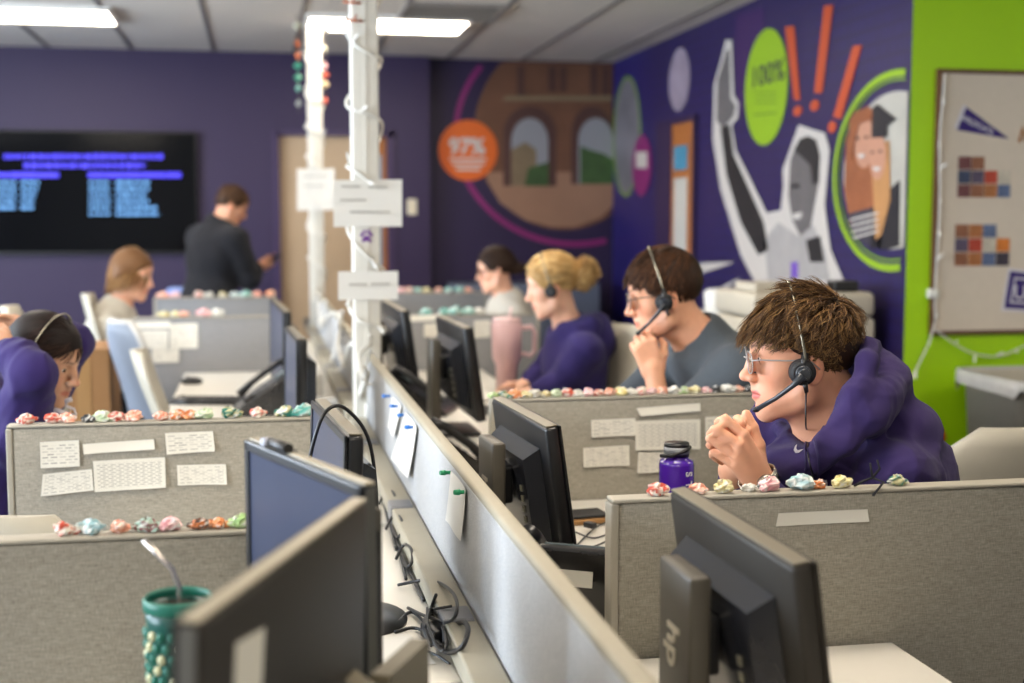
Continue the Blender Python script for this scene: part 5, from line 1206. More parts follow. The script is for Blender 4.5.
def arm(v, sh, el, wr, k=.02, r=(.05, .042, .036, .041, .027)):
    m = (np.array(el)*.72+np.array(wr)*.28)
    v.cap(sh, el, r[0], r[2], k).cap(el, m, r[2], r[3], k).cap(m, wr, r[3]*.98, r[4], k); return v
def hand(v, wr, fwd, nrm, side, curl=(25, 35, 25), s=1., spread=.12, thumb=(.6, .55), k=.008):
    """wr wrist, fwd along the metacarpals, nrm out of the back of the hand, side: +1 thumb lies towards cross(fwd, nrm)"""
    wr = np.array(wr, float); x = np.array(fwd, float); x /= np.linalg.norm(x); z = np.array(nrm, float); z -= x*(z @ x); z /= np.linalg.norm(z); y = np.cross(x, z)*side  # y towards thumb
    P = lambda a, b, c: wr+(x*a+y*b+z*c)*s
    v.cap(P(-.01, 0, 0), P(.02, 0, 0), .024*s, .026*s, .015)
    base = [(.088, .027), (.092, .009), (.087, -.009), (.078, -.026)]; ln = [(.042, .026, .022), (.047, .030, .024), (.043, .027, .023), (.034, .021, .020)]
    for (bx, by), l, q in zip(base, ln, (1, .4, -.4, -1.1)):
        v.cap(P(.012, by*.7, .0), P(bx, by, .002), .0155*s, .0118*s, .010)
        p = P(bx, by, .002); a = 0; rr_ = .0098*s
        d0 = x+y*spread*q; d0 /= np.linalg.norm(d0)
        for i, (L_, cu) in enumerate(zip(l, curl)):
            a += R(cu); d = d0*math.cos(a)-z*math.sin(a); e = p+d*L_*s; v.cap(p, e, rr_, rr_*.9, .004 if i else .006); p = e; rr_ *= .9
    t0 = P(.015, .022, -.006); t1 = P(.045, .046, -.016); t2 = t1+(x*.028*thumb[0]+y*.012+x*.006-z*.02*thumb[1])*s; t3 = t2+(x*.024*thumb[0]-y*.002-z*.018*thumb[1])*s
    v.cap(t0, t1, .016*s, .013*s, .014).cap(t1, t2, .0125*s, .011*s, .006).cap(t2, t3, .011*s, .009*s, .005); return v
def torso(v, J, fat=0., w=1., k=.05):
    """J: neck, chest, belly, pelvis points; ls/rs shoulders"""
    n, c, b, p = [np.array(J[q], float) for q in ('neck', 'chest', 'belly', 'pelvis')]; ls, rs = np.array(J['ls'], float), np.array(J['rs'], float)
    lat = (ls-rs); hw = np.linalg.norm(lat)/2; lat /= 2*hw; up = c-b; up /= np.linalg.norm(up); fo = np.cross(lat, up); fo /= np.linalg.norm(fo); up = np.cross(fo, lat); Rm = np.stack([fo, lat, up], 1)
    v.cap(ls-lat*.03, rs+lat*.03, .055+fat, .055+fat, k); v.cap(n, (ls+rs)/2, .062+fat, .075+fat, k)
    v.ell(c, (.115*w+fat, hw*.92*w+fat*.6, .17+fat), k, rot=Rm); v.ell(b, (.105*w+fat, hw*.80*w+fat, .14+fat), k, rot=Rm); v.ell(p, (.12*w+fat, hw*.86*w+fat, .12+fat), k, rot=Rm)
    return Rm
def legs(v, J, fat=0.):
    for s in ('l', 'r'): v.cap(J[s+'h'], J[s+'k'], .085+fat, .058+fat, .03).cap(J[s+'k'], J[s+'a'], .056+fat, .036+fat, .02)
def seated(neck, face, hw=.20, lean=.10, seat=.50, knee=None):
    """joint positions of a sitting figure: neck point, facing angle"""
    n = np.array(neck, float); f = np.array([math.cos(face), math.sin(face), 0]); l = np.array([-f[1], f[0], 0]); up = np.array([0, 0, 1.])
    J = {}; J['neck'] = n; hgt = n[2]-.09-seat; J['pelvis'] = np.array([n[0], n[1], seat+.09])-f*lean
    J['chest'] = J['pelvis']+(n-J['pelvis'])*.70-f*.01; J['belly'] = J['pelvis']+(n-J['pelvis'])*.35-f*.02
    sh = n-up*.075-f*.015; J['ls'], J['rs'] = sh+l*hw, sh-l*hw
    for s, q in (('l', 1), ('r', -1)):
        J[s+'h'] = J['pelvis']+l*q*.10-up*.03; J[s+'k'] = J[s+'h']+f*.42+l*q*.04+up*.02; J[s+'a'] = J[s+'k']-up*(J[s+'k'][2]-.10)+f*.0; J[s+'t'] = J[s+'a']+f*.14-up*.055
    return J, f, l, up
def hood(v, J, f, l, up, k=.03, s=1.):
    """a hood lying down behind the neck and its collar crossing at the throat"""
    n = np.array(J['neck']); C = n+up*.0
    ringp = []
    for a, rr_, h, th in ((15, .085, -.050, .018), (50, .090, -.022, .023), (90, .093, .004, .030), (130, .098, .012, .042), (180, .105, .008, .055)):
        t = R(a); ringp.append((C+(f*math.cos(t)*.95+l*math.sin(t))*rr_*s+up*(h+.005), C+(f*math.cos(t)*.95-l*math.sin(t))*rr_*s+up*(h+.005), th*s))
    for i in range(len(ringp)-1):
        for q in (0, 1): v.cap(ringp[i][q], ringp[i+1][q], ringp[i][2], ringp[i+1][2], k)
    v.ell(C-f*.125*s-up*.045, (.06*s, .10*s, .075*s), k, rot=np.stack([f, l, up], 1))
# ------------------------------------------------------------------ people
A = np.array
def person_root(lab, J): 
    o = empty('person', lab, 'person', (float(J['pelvis'][0]), float(J['pelvis'][1]), 0)); return o
skin_m = vmat('skin', .48, .4, sss=.12, bump=.08, bscale=500); cloth_m = vmat('knitted garment', .9, .15, sheen=.06, bump=.35, bscale=700)
def tint_of(n, hexs): return np.tile(np.array(hexc(hexs)), (n, 1))
def garment(name, v, fine, coarse, parent, hexs, box=None, disp=None, tintf=None, sm=1):
    V, F = v.mesh(fine, coarse, box, disp); V = smooth_v(V, F, sm) if sm else V
    t = tint_of(len(V), hexs)
    if tintf is not None: t = tintf(V, t)
    return np_mesh(name, V, F, cloth_m, parent, t)
def shoes(J, f, parent):
    v = Vol()
    for s in 'lr': v.cap(J[s+'a']-np.array([0, 0, .05])-f*.03, J[s+'t'], .045, .042, .03)
    V, F = v.mesh(.012, .012); V[:, 2] = np.maximum(V[:, 2], .002); np_mesh('shoes', V, F, dkgrey, parent)
def trousers(J, parent, hexs='23252e'):
    v = Vol(); legs(v, J, .014); v.ell(J['pelvis'], (.135, .175, .12), .04); garment('trousers', v, .014, .014, parent, hexs, disp=folds(.006, 22, 3))
def headset(lab, f, mic=True, side=1, s=1., both=True, grp=None, top=.0):
    """worn headset; built in head space then placed"""
    o = empty('headset', lab, 'headset', tuple(f.p((0, 0, .15))), 0, grp)
    M = Matrix.Translation(-Vector(o.location)) @ Matrix.Translation(Vector(f.o)) @ Matrix([list(r) for r in f.R]).to_4x4() @ Matrix.Scale(f.s, 4)
    cx_ = .013; band = []
    for i in range(25):
        a = R(-8+196*i/24); band.append((.006+.012*math.sin(a), math.cos(a)*(.093+top*.3), .022+math.sin(a)*(.126+top)))
    MB().tube(band, .0042*s, 8, M, flat=.55).build('headband', mat('steel band', '8a8270', .25, metal=.7), o)
    for sd in ((1, -1) if both else (side,)):
        MB().tube([(.006, sd*.093, .035), (.010, sd*.095, .015), (.012, sd*.098, -.005)], [.006, .008, .010], 8, M).build('yoke', blackp, o)
        MB().cyl((cx_, sd*.080, -.004), (cx_, sd*.097, -.004), .026, .025, 28, M=M).cyl((cx_, sd*.097, -.004), (cx_, sd*.103, -.004), .025, .018, 28, M=M).build('ear_cushion', mat('black foam', '1a1a1c', .7), o)
        MB().cyl((cx_, sd*.100, -.004), (cx_, sd*.108, -.004), .016, .014, 24, M=M).build('ear_disc', mat('dark satin disc', '3a3d42', .3), o)
    if mic:
        MB().cyl((cx_, side*.104, -.004), (cx_, side*.114, -.006), .0125, .011, 16, M=M).tube([(cx_+.002, side*.112, -.006), (.035, side*.106, -.026), (.066, side*.082, -.052), (.100, side*.060, -.074)], [.0095, .0052, .0045, .0052], 8, M).build('microphone_boom', mat('dark boom plastic', '2c3036', .35), o)
        MB().ball((.103, side*.058, -.076), (.008, .006, .006), 10, M).build('microphone', blackp, o)
        MB().cyl((cx_-.002, side*.1, -.022), (cx_-.004, side*.1, -.042), .0055, .004, 10, M=M).build('cable_boot', blackp, o)
    return o
def glasses(lab, f, col='b8b4b0', metal=.3, r=.0018, side=0, clear=True, w=.0265, h=.0215):
    o = empty('eyeglasses', lab, 'glasses', tuple(f.p((.11, 0, .02))))
    M = Matrix.Translation(-Vector(o.location)) @ Matrix.Translation(Vector(f.o)) @ Matrix([list(r_) for r_ in f.R]).to_4x4() @ Matrix.Scale(f.s, 4)
    m = mat('spectacle frame '+col, col, .3, metal=metal); gm_ = mat('spectacle lens', 'ffffff', .03, trans=1.)
    for s in (-1, 1):
        P = []; c = (.109, s*.034, .015)
        for i in range(29):
            a = 2*math.pi*i/28; e = 2.6; ca, sa = math.cos(a), math.sin(a); x_ = abs(ca)**(2/e)*math.copysign(1, ca)*w; z_ = abs(sa)**(2/e)*math.copysign(1, sa)*h
            P.append((c[0]-abs(x_+s*0)*.0-(s*x_)*.22*0-max(0, s*x_)*.18, c[1]+x_, c[2]+z_))
        MB().tube(P, r, 8, M, caps=False).build('rim', m, o)
        n = len(P)-1; MB().add([P[i] for i in range(n)]+[(c[0]-.0005, c[1], c[2])]+[(q[0]-.0012, q[1], q[2]) for q in P[:n]]+[(c[0]-.0017, c[1], c[2])], [[i, (i+1) % n, n] for i in range(n)]+[[n+1+(i+1) % n, n+1+i, 2*n+1] for i in range(n)], True, M).build('lens', gm_, o)
        MB().tube([(.104, s*(.034+w), .022), (.09, s*.0685, .023), (.04, s*.0775, .019), (-.002, s*.0825, .018), (-.022, s*.083, -.002)], r*1.15, 8, M).build('temple', m, o)
    MB().tube([(.109, -.034+w, .019), (.1145, 0, .022), (.109, .034-w, .019)], r*1.1, 8, M).build('bridge', m, o)
    return o
def short_comb(crown=(-.06, 0, .135), fwd=0., down=0.):
    c = np.array(crown)
    def g(p, n):
        d = p-c; d = d+np.array([fwd, 0, -down])*.1; return d-n*np.sum(d*n, 1)[:, None]
    return g


def cap_mesh(parent, f, zmin, th, hexs, extra=None, fine=.005, name='hair_base', cut=True, bumpy=.0, lo=0.):
    v = Vol(); v.ell((-.008, 0, .056), (.098+th*.9, .077+th*.8, .084+th), .01, f)
    if extra: extra(v)
    # the face side is cut away below the hairline
    if cut:
        v.ell((.115, 0, -.005), (.085, .10, .083), .008, f, '-'); v.ell((.02, 0, -.10+lo), (.12, .2, .115), .01, f, '-')
    V, F = v.mesh(fine, fine, None, folds(bumpy, 60, 5) if bumpy else None); V = smooth_v(V, F, 1); rn = np.random.RandomState(2)
    return np_mesh(name, V, F, vmat('hair', .55, .2), parent, tint_of(len(V), hexs))

# ============================== curly-haired man, purple hoodie, clasped hands
def man_curly():
    yaw = R(164)
    hf = Frame(tuple(A(aty(810, 371, 2.222))+A([.026, .092, .004])), ypr(yaw, R(5), R(-2)), .955)
    o_ = atz(0, 0, 0)
    J, f, l, up = seated((1.165, 2.335, 1.135), R(178), hw=.185, lean=-.02, seat=.47)
    J['pelvis'] = A([1.44, 2.36, .58]); J['chest'] = A([1.205, 2.345, .955]); J['belly'] = A([1.34, 2.35, .77]); J['neck'] = A([1.105, 2.335, 1.115])
    J['ls'] = A([1.150, 2.175, 1.030]); J['rs'] = A([1.04, 2.47, 1.05])
    for s, q in (('l', -1), ('r', 1)):
        J[s+'h'] = J['pelvis']+A([-.04, q*.10, -.03]); J[s+'k'] = J[s+'h']+A([-.40, q*.05, .02]); J[s+'a'] = A([J[s+'k'][0]+.02, J[s+'k'][1], .10]); J[s+'t'] = J[s+'a']+A([-.14, 0, -.055])
    root = person_root('young man with curly brown hair in a purple hoodie, hands clasped under his chin', J)
    px = lambda u, v, Y: A(aty(u, v, Y))
    lw = px(761, 484, 2.155); le = A([1.0, 2.175, .818]); rw = A([lw[0]+.0, 2.285, lw[2]+.0]); re = A([.99, 2.43, .82])
    v = Vol(); head(v, hf)
    nb = J['neck']; v.cap(hf.p((-.022, 0, -.02)), nb+A([.03, 0, -.04]), .054, .062, .03)
    v.cap(hf.p((.012, .0, -.07)), nb+A([-.05, 0, -.045]), .030, .036, .03)          # throat
    torso(v, J, -.012); arm(v, J['ls'], le, lw); arm(v, J['rs'], re, rw); legs(v, J)
    # near hand: back towards the camera, fingers closing over the other hand
    k = .003
    fing = [[(743, 435, 2.135), (723, 417.5, 2.145), (718, 422, 2.185), (727, 430, 2.205)],
            [(739, 445, 2.128), (714, 427.5, 2.140), (711, 434, 2.182), (722, 441, 2.205)],
            [(736, 455, 2.130), (710.5, 438.5, 2.142), (710, 445, 2.182), (721, 452, 2.205)],
            [(734, 465, 2.136), (711.5, 450.5, 2.147), (713, 457, 2.182), (722, 462, 2.2)]]
    rad = [.0100, .0086, .0080, .0074]
    for i, fg in enumerate(fing):
        P = [px(*q) for q in fg]; s = (1, 1.02, .97, .86)[i]
        v.cap(lw+A([0, .0, .006*(1.5-i)]), P[0], .021, .0115*s, .008)
        v.cap(P[0], P[1], rad[0]*s, rad[1]*s, .0015); v.cap(P[1], P[2], rad[1]*s, rad[2]*s, .003); v.cap(P[2], P[3], rad[2]*s, rad[3]*s, .003)
    T = [px(*q) for q in ((758, 470, 2.165), (757, 446, 2.165), (752, 428, 2.172), (746.5, 414.5, 2.178))]
    v.cap(T[0], T[1], .018, .0145, .014).cap(T[1], T[2], .0135, .0115, .006).cap(T[2], T[3], .0115, .0088, .004)
    # far hand inside, finger tips showing above
    c0 = px(741, 448, 2.215); v.cap(rw, c0+A([.01, 0, -.02]), .026, .026, .02).ell(c0, (.034, .018, .036), .015)
    for i, (a, b, c2) in enumerate([((744, 430, 2.215), (738, 419.5, 2.19), (742, 424, 2.165)), ((750, 436, 2.215), (744, 425, 2.19), (747, 431, 2.162)), ((754, 444, 2.215), (751, 433, 2.19), (751, 439, 2.165)), ((757, 453, 2.21), (757, 443, 2.19), (757, 449, 2.17))]):
        a, b, c2 = px(*a), px(*b), px(*c2); v.cap(c0, a, .013, .0095, .008).cap(a, b, .0092, .0085, .003).cap(b, c2, .0085, .0078, .003)
    v.cap(c0+A([0, 0, .01]), px(731, 432, 2.225), .013, .010, .008).cap(px(731, 432, 2.225), px(726, 420, 2.20), .0105, .0085, .004)
    V, F = v.mesh(.0020, .014, ((.80, 2.08, 1.0), (1.24, 2.42, 1.48))); V = smooth_v(V, F, 1, .3)
    skin = hexc('dda282'); t = face_tint(V, hf, skin, lip=hexc('c0605a'), brow=hexc('3a241a'), cheek=.9, stubble=.35)
    H_ = np.linalg.norm(V-px(730, 440, 2.15), axis=1); w = np.clip((.045-H_)/.05, 0, 1)[:, None]*.35; t = t*(1-w)+np.array(skin)*A([1.05, .78, .7])*w
    np_mesh('body', V, F, skin_m, root, t); eyeballs(hf, root, '3a2618', (1, 0, -.35))
    nails = MB()
    # hoodie
    g = Vol(); Rm = torso(g, J, .012, 1.0, .05)
    g.chain([J['ls'], (J['ls']+le)/2+A([.01, -.005, 0]), le, (le*.45+lw*.55), lw+(le-lw)*.18], [.066, .062, .057, .051, .043], .035)
    g.chain([J['rs'], (J['rs']+re)/2, re, (re*.45+rw*.55), rw+(re-rw)*.16], [.066, .062, .057, .051, .043], .035)
    g.cap(lw+(le-lw)*.22, lw+(le-lw)*.11, .040, .037, .008)
    fw = A([-1, 0, 0.]); lf = A([0, -1, 0.]); fx = A([-.80, 0, -.6]); ux = A([-.55, .0, .83])
    # bulky back, the hood lying on it and its rolled edge running down to the throat
    g.ell((1.20, 2.335, 1.02), (.12, .155, .085), .05)
    n = J['neck']; q3 = lambda u, v_, Y: A(aty(u, v_, Y)); mir = lambda p: A([p[0]-.02, 2*2.335-p[1], p[2]])
    edge = [(q3(806, 462, 2.235), .016), (q3(826, 444, 2.20), .020), (q3(846, 420, 2.185), .022), (q3(860, 392, 2.19), .023), (q3(868, 362, 2.215), .022), (q3(868, 350, 2.27), .020), (q3(868, 348, 2.335), .020)]
    bag = [(q3(818, 466, 2.205), .018), (q3(846, 444, 2.17), .022), (q3(872, 418, 2.17), .027), (q3(886, 394, 2.205), .032), (q3(888, 378, 2.28), .035), (q3(888, 376, 2.335), .035)]
    for C_ in (edge, bag):
        for i in range(len(C_)-1):
            (a, ra), (b, rb) = C_[i], C_[i+1]; g.cap(a, b, ra, rb, .020); g.cap(mir(a), mir(b), ra, rb, .020)
    g.ell(q3(878, 376, 2.335), (.045, .11, .035), .03); g.ell(q3(868, 410, 2.20), (.05, .04, .05), .03); g.ell(q3(898, 425, 2.29), (.075, .10, .06), .04)
    # neck hole
    g.cap(hf.p((-.02, 0, .02)), nb+A([.0, 0, -.01]), .072, .066, .012, op='-'); g.cap(hf.p((.03, 0, -.03)), nb+A([-.048, 0, -.03]), .058, .046, .012, op='-')
    g.chain([q3(806, 462, 2.25), q3(793, 443, 2.33), q3(779, 427, 2.41)], [.017, .017, .017], .012); g.ell(q3(787, 462, 2.31), (.045, .09, .035), .03)
    # seams: a groove round each armhole
    def disp(P):
        d = folds(.011, 15, 11)(P)+folds(.003, 38, 4)(P)
        for sh, el in ((J['ls'], le), (J['rs'], re)):
            ax_ = (el-sh)/np.linalg.norm(el-sh); q = (P-sh) @ ax_; rr_ = np.linalg.norm(P-sh-np.outer(q, ax_), axis=1)
            d += .006*np.exp(-((q-.035)/.005)**2)*(rr_ < .12)
        q = P-A([1.03, 2.2, 1.0]); return d
    V, F = g.mesh(.0036, .014, ((.86, 2.0, .98), (1.62, 2.62, 1.32)), disp); V = smooth_v(V, F, 2)
    hd_ = np_mesh('hoodie', V, F, cloth_m, root, tint_of(len(V), '2f2350'))
    # drawstrings, swoosh, letter patch
    def onfront(u, v_, dy=0.):
        """point of the hoodie surface seen at this place"""
        d = np.array(ray(u, v_)); d /= np.linalg.norm(d); c = np.array(CP); q = V-c; t_ = q @ d; dist = np.linalg.norm(q-np.outer(t_, d), axis=1); near = dist < .006
        tt = t_[near].min() if near.any() else 2.35; return c+d*(tt-.003)
    ds = mat('navy drawstring', '2a2052', .7)
    for q in ([(807, 436), (805, 450), (806, 468), (803, 486)], [(814, 440), (818, 456), (819, 472), (816, 492)]):
        P = [onfront(*a)-A(root.location) for a in q]; MB().tube([Vector(p) for p in P], .0024, 8).build('drawstring', ds, root)
    sw = [(793.5, 450), (795, 446), (797, 444), (796.2, 448), (797.5, 450.2), (803.5, 449), (799, 452.6), (795.5, 453)]
    c_ = onfront(798, 449); d = A(ray(798, 449)); d /= np.linalg.norm(d)
    # swoosh lies in a plane facing sideways on the chest
    P = []
    for (u, v_) in sw: r_ = A(ray(u, v_)); r_ /= np.linalg.norm(r_); P.append(A(CP)+r_*(((c_-A(CP)) @ d)/(r_ @ d)-.003)-A(root.location))
    MB().prism([Vector(p) for p in P], Vector(d)*.0015).build('swoosh_logo', mat('white embroidery', 'dcd8dc', .6), root)
    for (u0, v0, u1, v1) in ((821, 480, 827, 482), (825, 482, 827.5, 488)):
        P = [onfront(u, v_)-A(root.location) for u, v_ in ((u0, v0), (u1, v0), (u1, v1), (u0, v1))]; MB().prism([Vector(p) for p in P], Vector(d)*.001).build('letter', mat('white embroidery', 'dcd8dc', .6), root)
    trousers(J, root, '23252e'); shoes(J, fw, root)
    # hair: base, then long loose curls
    hl = hairline(.082, .060, .044, -.022)
    cap_mesh(root, hf, None, .006, '2a1b12', lambda q: q.ell((-.062, 0, .025), (.042, .062, .05), .03, hf), .004, bumpy=.003, lo=.018)
    P, N_ = scalp(7500, 3, hl)
    def ln(p): return np.interp(p[:, 2], [-.05, .0, .04, .06, .085, .11, .14], [.012, .018, .018, .030, .050, .060, .064])*np.where((np.abs(p[:, 0]-.008) < .012), .45, 1)*np.where((p[:, 0] > .04), 1.12, 1)
    hairmesh('hair', root, hf, P, N_, short_comb((-.045, .01, .14), .35), ln, .0011, 8, .0065, .62, 7, hexc('4f3825'), .35, clump=.9, cfreq=34, wave=2.2, hi=hexc('8a683f'), grav=.15, nclump=900, camt=.62, ell=((-.005, 0, .055), (.106, .086, .095)))
    headset('black wired headset with a steel band on the curly-haired man', hf, True, 1, 1., top=.017)
    glasses('clear-framed eyeglasses on the curly-haired man', hf, 'a8a09a', .2, .0013)
    # headset cord down the chest
    a = hf.p((.010, .1, -.042)); cable('thin black headset cord hanging over the purple hoodie', [a, a+A([0, -.002, -.06]), onfront(806, 432)+A([0, -.008, 0]), onfront(808, 455), onfront(812, 475)+A([0, -.002, 0]), onfront(812, 490)], .0016)
    # watch
    ax_ = (le-lw)/np.linalg.norm(le-lw); wc_ = lw-ax_*.010; w = empty('wristwatch', 'steel wristwatch on the wrist of the curly-haired man', 'watch', tuple(wc_)); st_ = mat('watch steel', 'b0aca0', .25, metal=.8)
    ex = Vector(ax_); y_ = Vector((0, -1, 0)); y_ = (y_-ex*y_.dot(ex)).normalized(); z_ = ex.cross(y_); M = Matrix(((y_.x, z_.x, ex.x, 0), (y_.y, z_.y, ex.y, 0), (y_.z, z_.z, ex.z, 0), (0, 0, 0, 1)))
    MB().lathe([(.0335, -.009), (.0365, -.009), (.0365, .009), (.0335, .009), (.0335, -.009)], 36, M).build('bracelet', st_, w)
    cdir = Vector((.92, -.2, .33)); 
    MB().cyl((.034, 0, 0), (.0435, 0, 0), .019, .018, 28, M=M).build('case', st_, w); MB().cyl((.0436, 0, 0), (.0443, 0, 0), .015, .015, 28, M=M).build('dial', mat('watch dial', 'd4d0c4', .2), w)
man_curly()
def jl(J, **k):
    for q, p in k.items(): J[q] = A(p)
    return J
def basic_person(lab, neck, head_o, hyaw, hpitch, face, hs, skin, brow, male, garm, gname, ghex, arms, lean=.08, fine=.005, hw=.18, hroll=0, hooded=False, fat=.014, seat=.47, gz='hoodie', lip=None, extra_cloth=None, pose=None, eyes=True, hand_curl=(20, 30, 20), trous='23252e', tint=None, foldamp=.006, lenses=None, iris='3a2618'):
    J, f, l, up = seated(neck, face, hw=hw, lean=lean, seat=seat)
    if pose: pose(J, f, l, up)
    root = person_root(lab, J); hf = Frame(head_o, ypr(hyaw, hpitch, hroll), hs)
    v = Vol(); head(v, hf, male)
    v.cap(hf.p((-.022, 0, -.02)), J['neck']-up*.03, .05 if male else .043, .058 if male else .05, .03).cap(hf.p((.012, 0, -.07)), J['neck']+f*.03-up*.035, .027, .033, .03)
    torso(v, J, -.008); legs(v, J)
    for s in ('l', 'r'):
        el, wr, fw_, nm, sd = arms[s]; el, wr = A(el), A(wr); arm(v, J[s+'s'], el, wr, r=(.046, .04, .034, .038, .025) if male else (.04, .034, .03, .033, .022))
        hand(v, wr, fw_, nm, sd, hand_curl, 1. if male else .9)
    o = A(head_o); V, F = v.mesh(fine*.62, .016, (o-.17, o+.17)) if lenses is None else v.mesh(fine*.62, .016, lenses)
    V = smooth_v(V, F, 1, .3); sk = hexc(skin); np_mesh('body', V, F, skin_m, root, face_tint(V, hf, sk, lip=lip, brow=hexc(brow), male=male))
    if eyes: eyeballs(hf, root, iris)
    g = Vol(); torso(g, J, fat, 1.0, .05)
    sl = garm
    for s in ('l', 'r'):
        el, wr = A(arms[s][0]), A(arms[s][1])
        if sl == 'long': g.chain([J[s+'s'], (J[s+'s']+el)/2, el, el*.45+wr*.55, wr+(el-wr)*.08], [.068, .060, .054, .047, .038], .03)
        else: g.chain([J[s+'s'], J[s+'s']*.45+el*.55], [.070, .066], .03)
    if hooded: hood(g, J, f, l, up)
    else: g.cap(J['neck']-up*.02, J['neck']-up*.05, .075, .10, .03)
    g.cap(hf.p((-.02, 0, .0)), J['neck']-up*.02, .062 if male else .055, .060 if male else .054, .01, op='-')
    g.cap(hf.p((.02, 0, -.05)), J['neck']+f*.035-up*.025, .04, .038, .01, op='-')
    if extra_cloth: extra_cloth(g, J, f, l, up)
    garment(gname, g, fine, fine, root, ghex, disp=folds(foldamp, 16, int(abs(neck[0])*97) % 50), tintf=tint, sm=2)
    trousers(J, root, trous); shoes(J, f, root)
    return root, hf, J, f, l, up
W_ = lambda u, v, Y: A(aty(u, v, Y))
dn = A([0, 0, -1.])
# ============================== man in grey T-shirt
def man_grey():
    Y = 3.56; ho = W_(667, 302, Y-.1)+A([.03, .1, .004])
    neck = W_(702, 340, Y+.02); pal = W_(646, 345, Y-.03)
    le = A(W_(664, 428, Y-.10)); lw_ = A(W_(654, 374, Y-.07)); re = neck+A([-.25, .2, -.30]); rw = neck+A([-.45, .1, -.34])
    def pose(J, f, l, up): 
        jl(J, ls=neck+A([.04, -.19, -.08]), rs=neck+A([0, .20, -.07]), chest=neck+A([.13, 0, -.16]), belly=neck+A([.24, 0, -.34]), pelvis=neck+A([.32, 0, -.52]))
        for s, q in (('l', -1), ('r', 1)): J[s+'h'] = J['pelvis']+A([-.04, q*.1, -.03]); J[s+'k'] = J[s+'h']+A([-.42, q*.03, 0]); J[s+'a'] = A([J[s+'k'][0], J[s+'k'][1], .1]); J[s+'t'] = J[s+'a']+A([-.14, 0, -.055])
    root, hf, J, f, l, up = basic_person('man with short brown hair in a grey T-shirt resting his chin on his hand', neck, ho, R(166), R(13), R(180), .985, 'dba282', '3c281c', True, 'short', 't_shirt', '4a5056',
        {'l': (le, lw_, (-.30, .12, .95), (-.1, -1, 0), 1), 'r': (re, rw, (-1, -.2, 0), (0, 0, 1), 1)}, pose=pose, fine=.0055, fat=.022, hand_curl=(60, 70, 40), foldamp=.005, lenses=(ho-A([.2, .2, .3]), ho+A([.2, .2, .2])))
    cap_mesh(root, hf, None, .011, '2e1d12', lambda q: q.ell((-.055, 0, .03), (.046, .064, .05), .03, hf), .005, bumpy=.002, lo=.01)
    P, N_ = scalp(2600, 5, hairline(.085, .055, .026, -.04))
    hairmesh('hair', root, hf, P, N_, short_comb((-.05, 0, .135), .35), lambda p: np.interp(p[:, 2], [-.05, .0, .05, .1, .14], [.012, .016, .030, .045, .05]), .0019, 6, .002, .18, 9, hexc('3a2416'), .3, clump=.5, hi=hexc('5c3c26'), grav=.3, nclump=250, camt=.5, ell=((-.005, 0, .055), (.106, .085, .095)))
    headset('black headset with a steel band on the man in the grey T-shirt', hf, True, 1, 1., top=.010)
    glasses('thin dark-framed eyeglasses on the man in the grey T-shirt', hf, '4a4440', .5, .0013)
man_grey()
# ============================== blonde woman
def woman_blonde():
    Y = 5.15; ho = W_(554, 289, Y); neck = W_(572, 330, Y+.02)
    le = A(W_(560, 392, Y-.1)); le[2] = DESK+.07; lw_ = A(W_(535, 396, Y-.08)); lw_[2] = DESK+.045; 
    re = le+A([0, .38, 0]); rw = lw_+A([0.02, .25, 0])
    root, hf, J, f, l, up = basic_person('blonde woman with a bun in a purple hoodie looking down at her desk', neck, ho, R(166), R(14), R(180), .98, 'e6b498', '6a4a30', False, 'long', 'hoodie', '30285e',
        {'l': (le, lw_, (-1, 0, -.05), (0, 0, 1), 1), 'r': (re, rw, (-1, 0, 0), (0, 0, 1), -1)}, hw=.175, lean=.0, hooded=True, fine=.008, fat=.022)
    cap_mesh(root, hf, None, .013, 'a88452', lambda q: q.ell((-.135, 0, .03), (.042, .042, .046), .02, hf).ell((-.075, 0, .04), (.05, .06, .06), .03, hf), .006, bumpy=.003)
    def cb(p, n):
        d = np.array([-.14, 0, .035])-p; return d-n*np.sum(d*n, 1)[:, None]
    P, N_ = scalp(1300, 8, hairline(.080, .055, .015, -.03)); hairmesh('hair', root, hf, P, N_, cb, lambda p: np.clip(np.linalg.norm(p-A([-.13, 0, .035]), axis=1)*.95, .02, .25), .0026, 8, .006, .12, 3, hexc('b08a54'), .22, clump=.4, hi=hexc('d8b880'), ell=((-.005, 0, .055), (.104, .083, .093)), hug=1.12)
    rn = np.random.RandomState(4); d = rn.randn(500, 3); d /= np.linalg.norm(d, axis=1)[:, None]; hairmesh('hair_bun', root, hf, A([-.138, 0, .032])+d*A([.04, .04, .044]), d, lambda p, n: np.cross(n, A([.5, .2, .8])), lambda p: np.full(len(p), .07), .0028, 7, .014, .3, 5, hexc('b08a54'), .25, clump=.8, hi=hexc('dcbc84'), ell=((-.138, 0, .032), (.042, .042, .046)), hug=1.6)
    headset('black headset on the blonde woman', hf, False, 1, 1., top=.014)
woman_blonde()
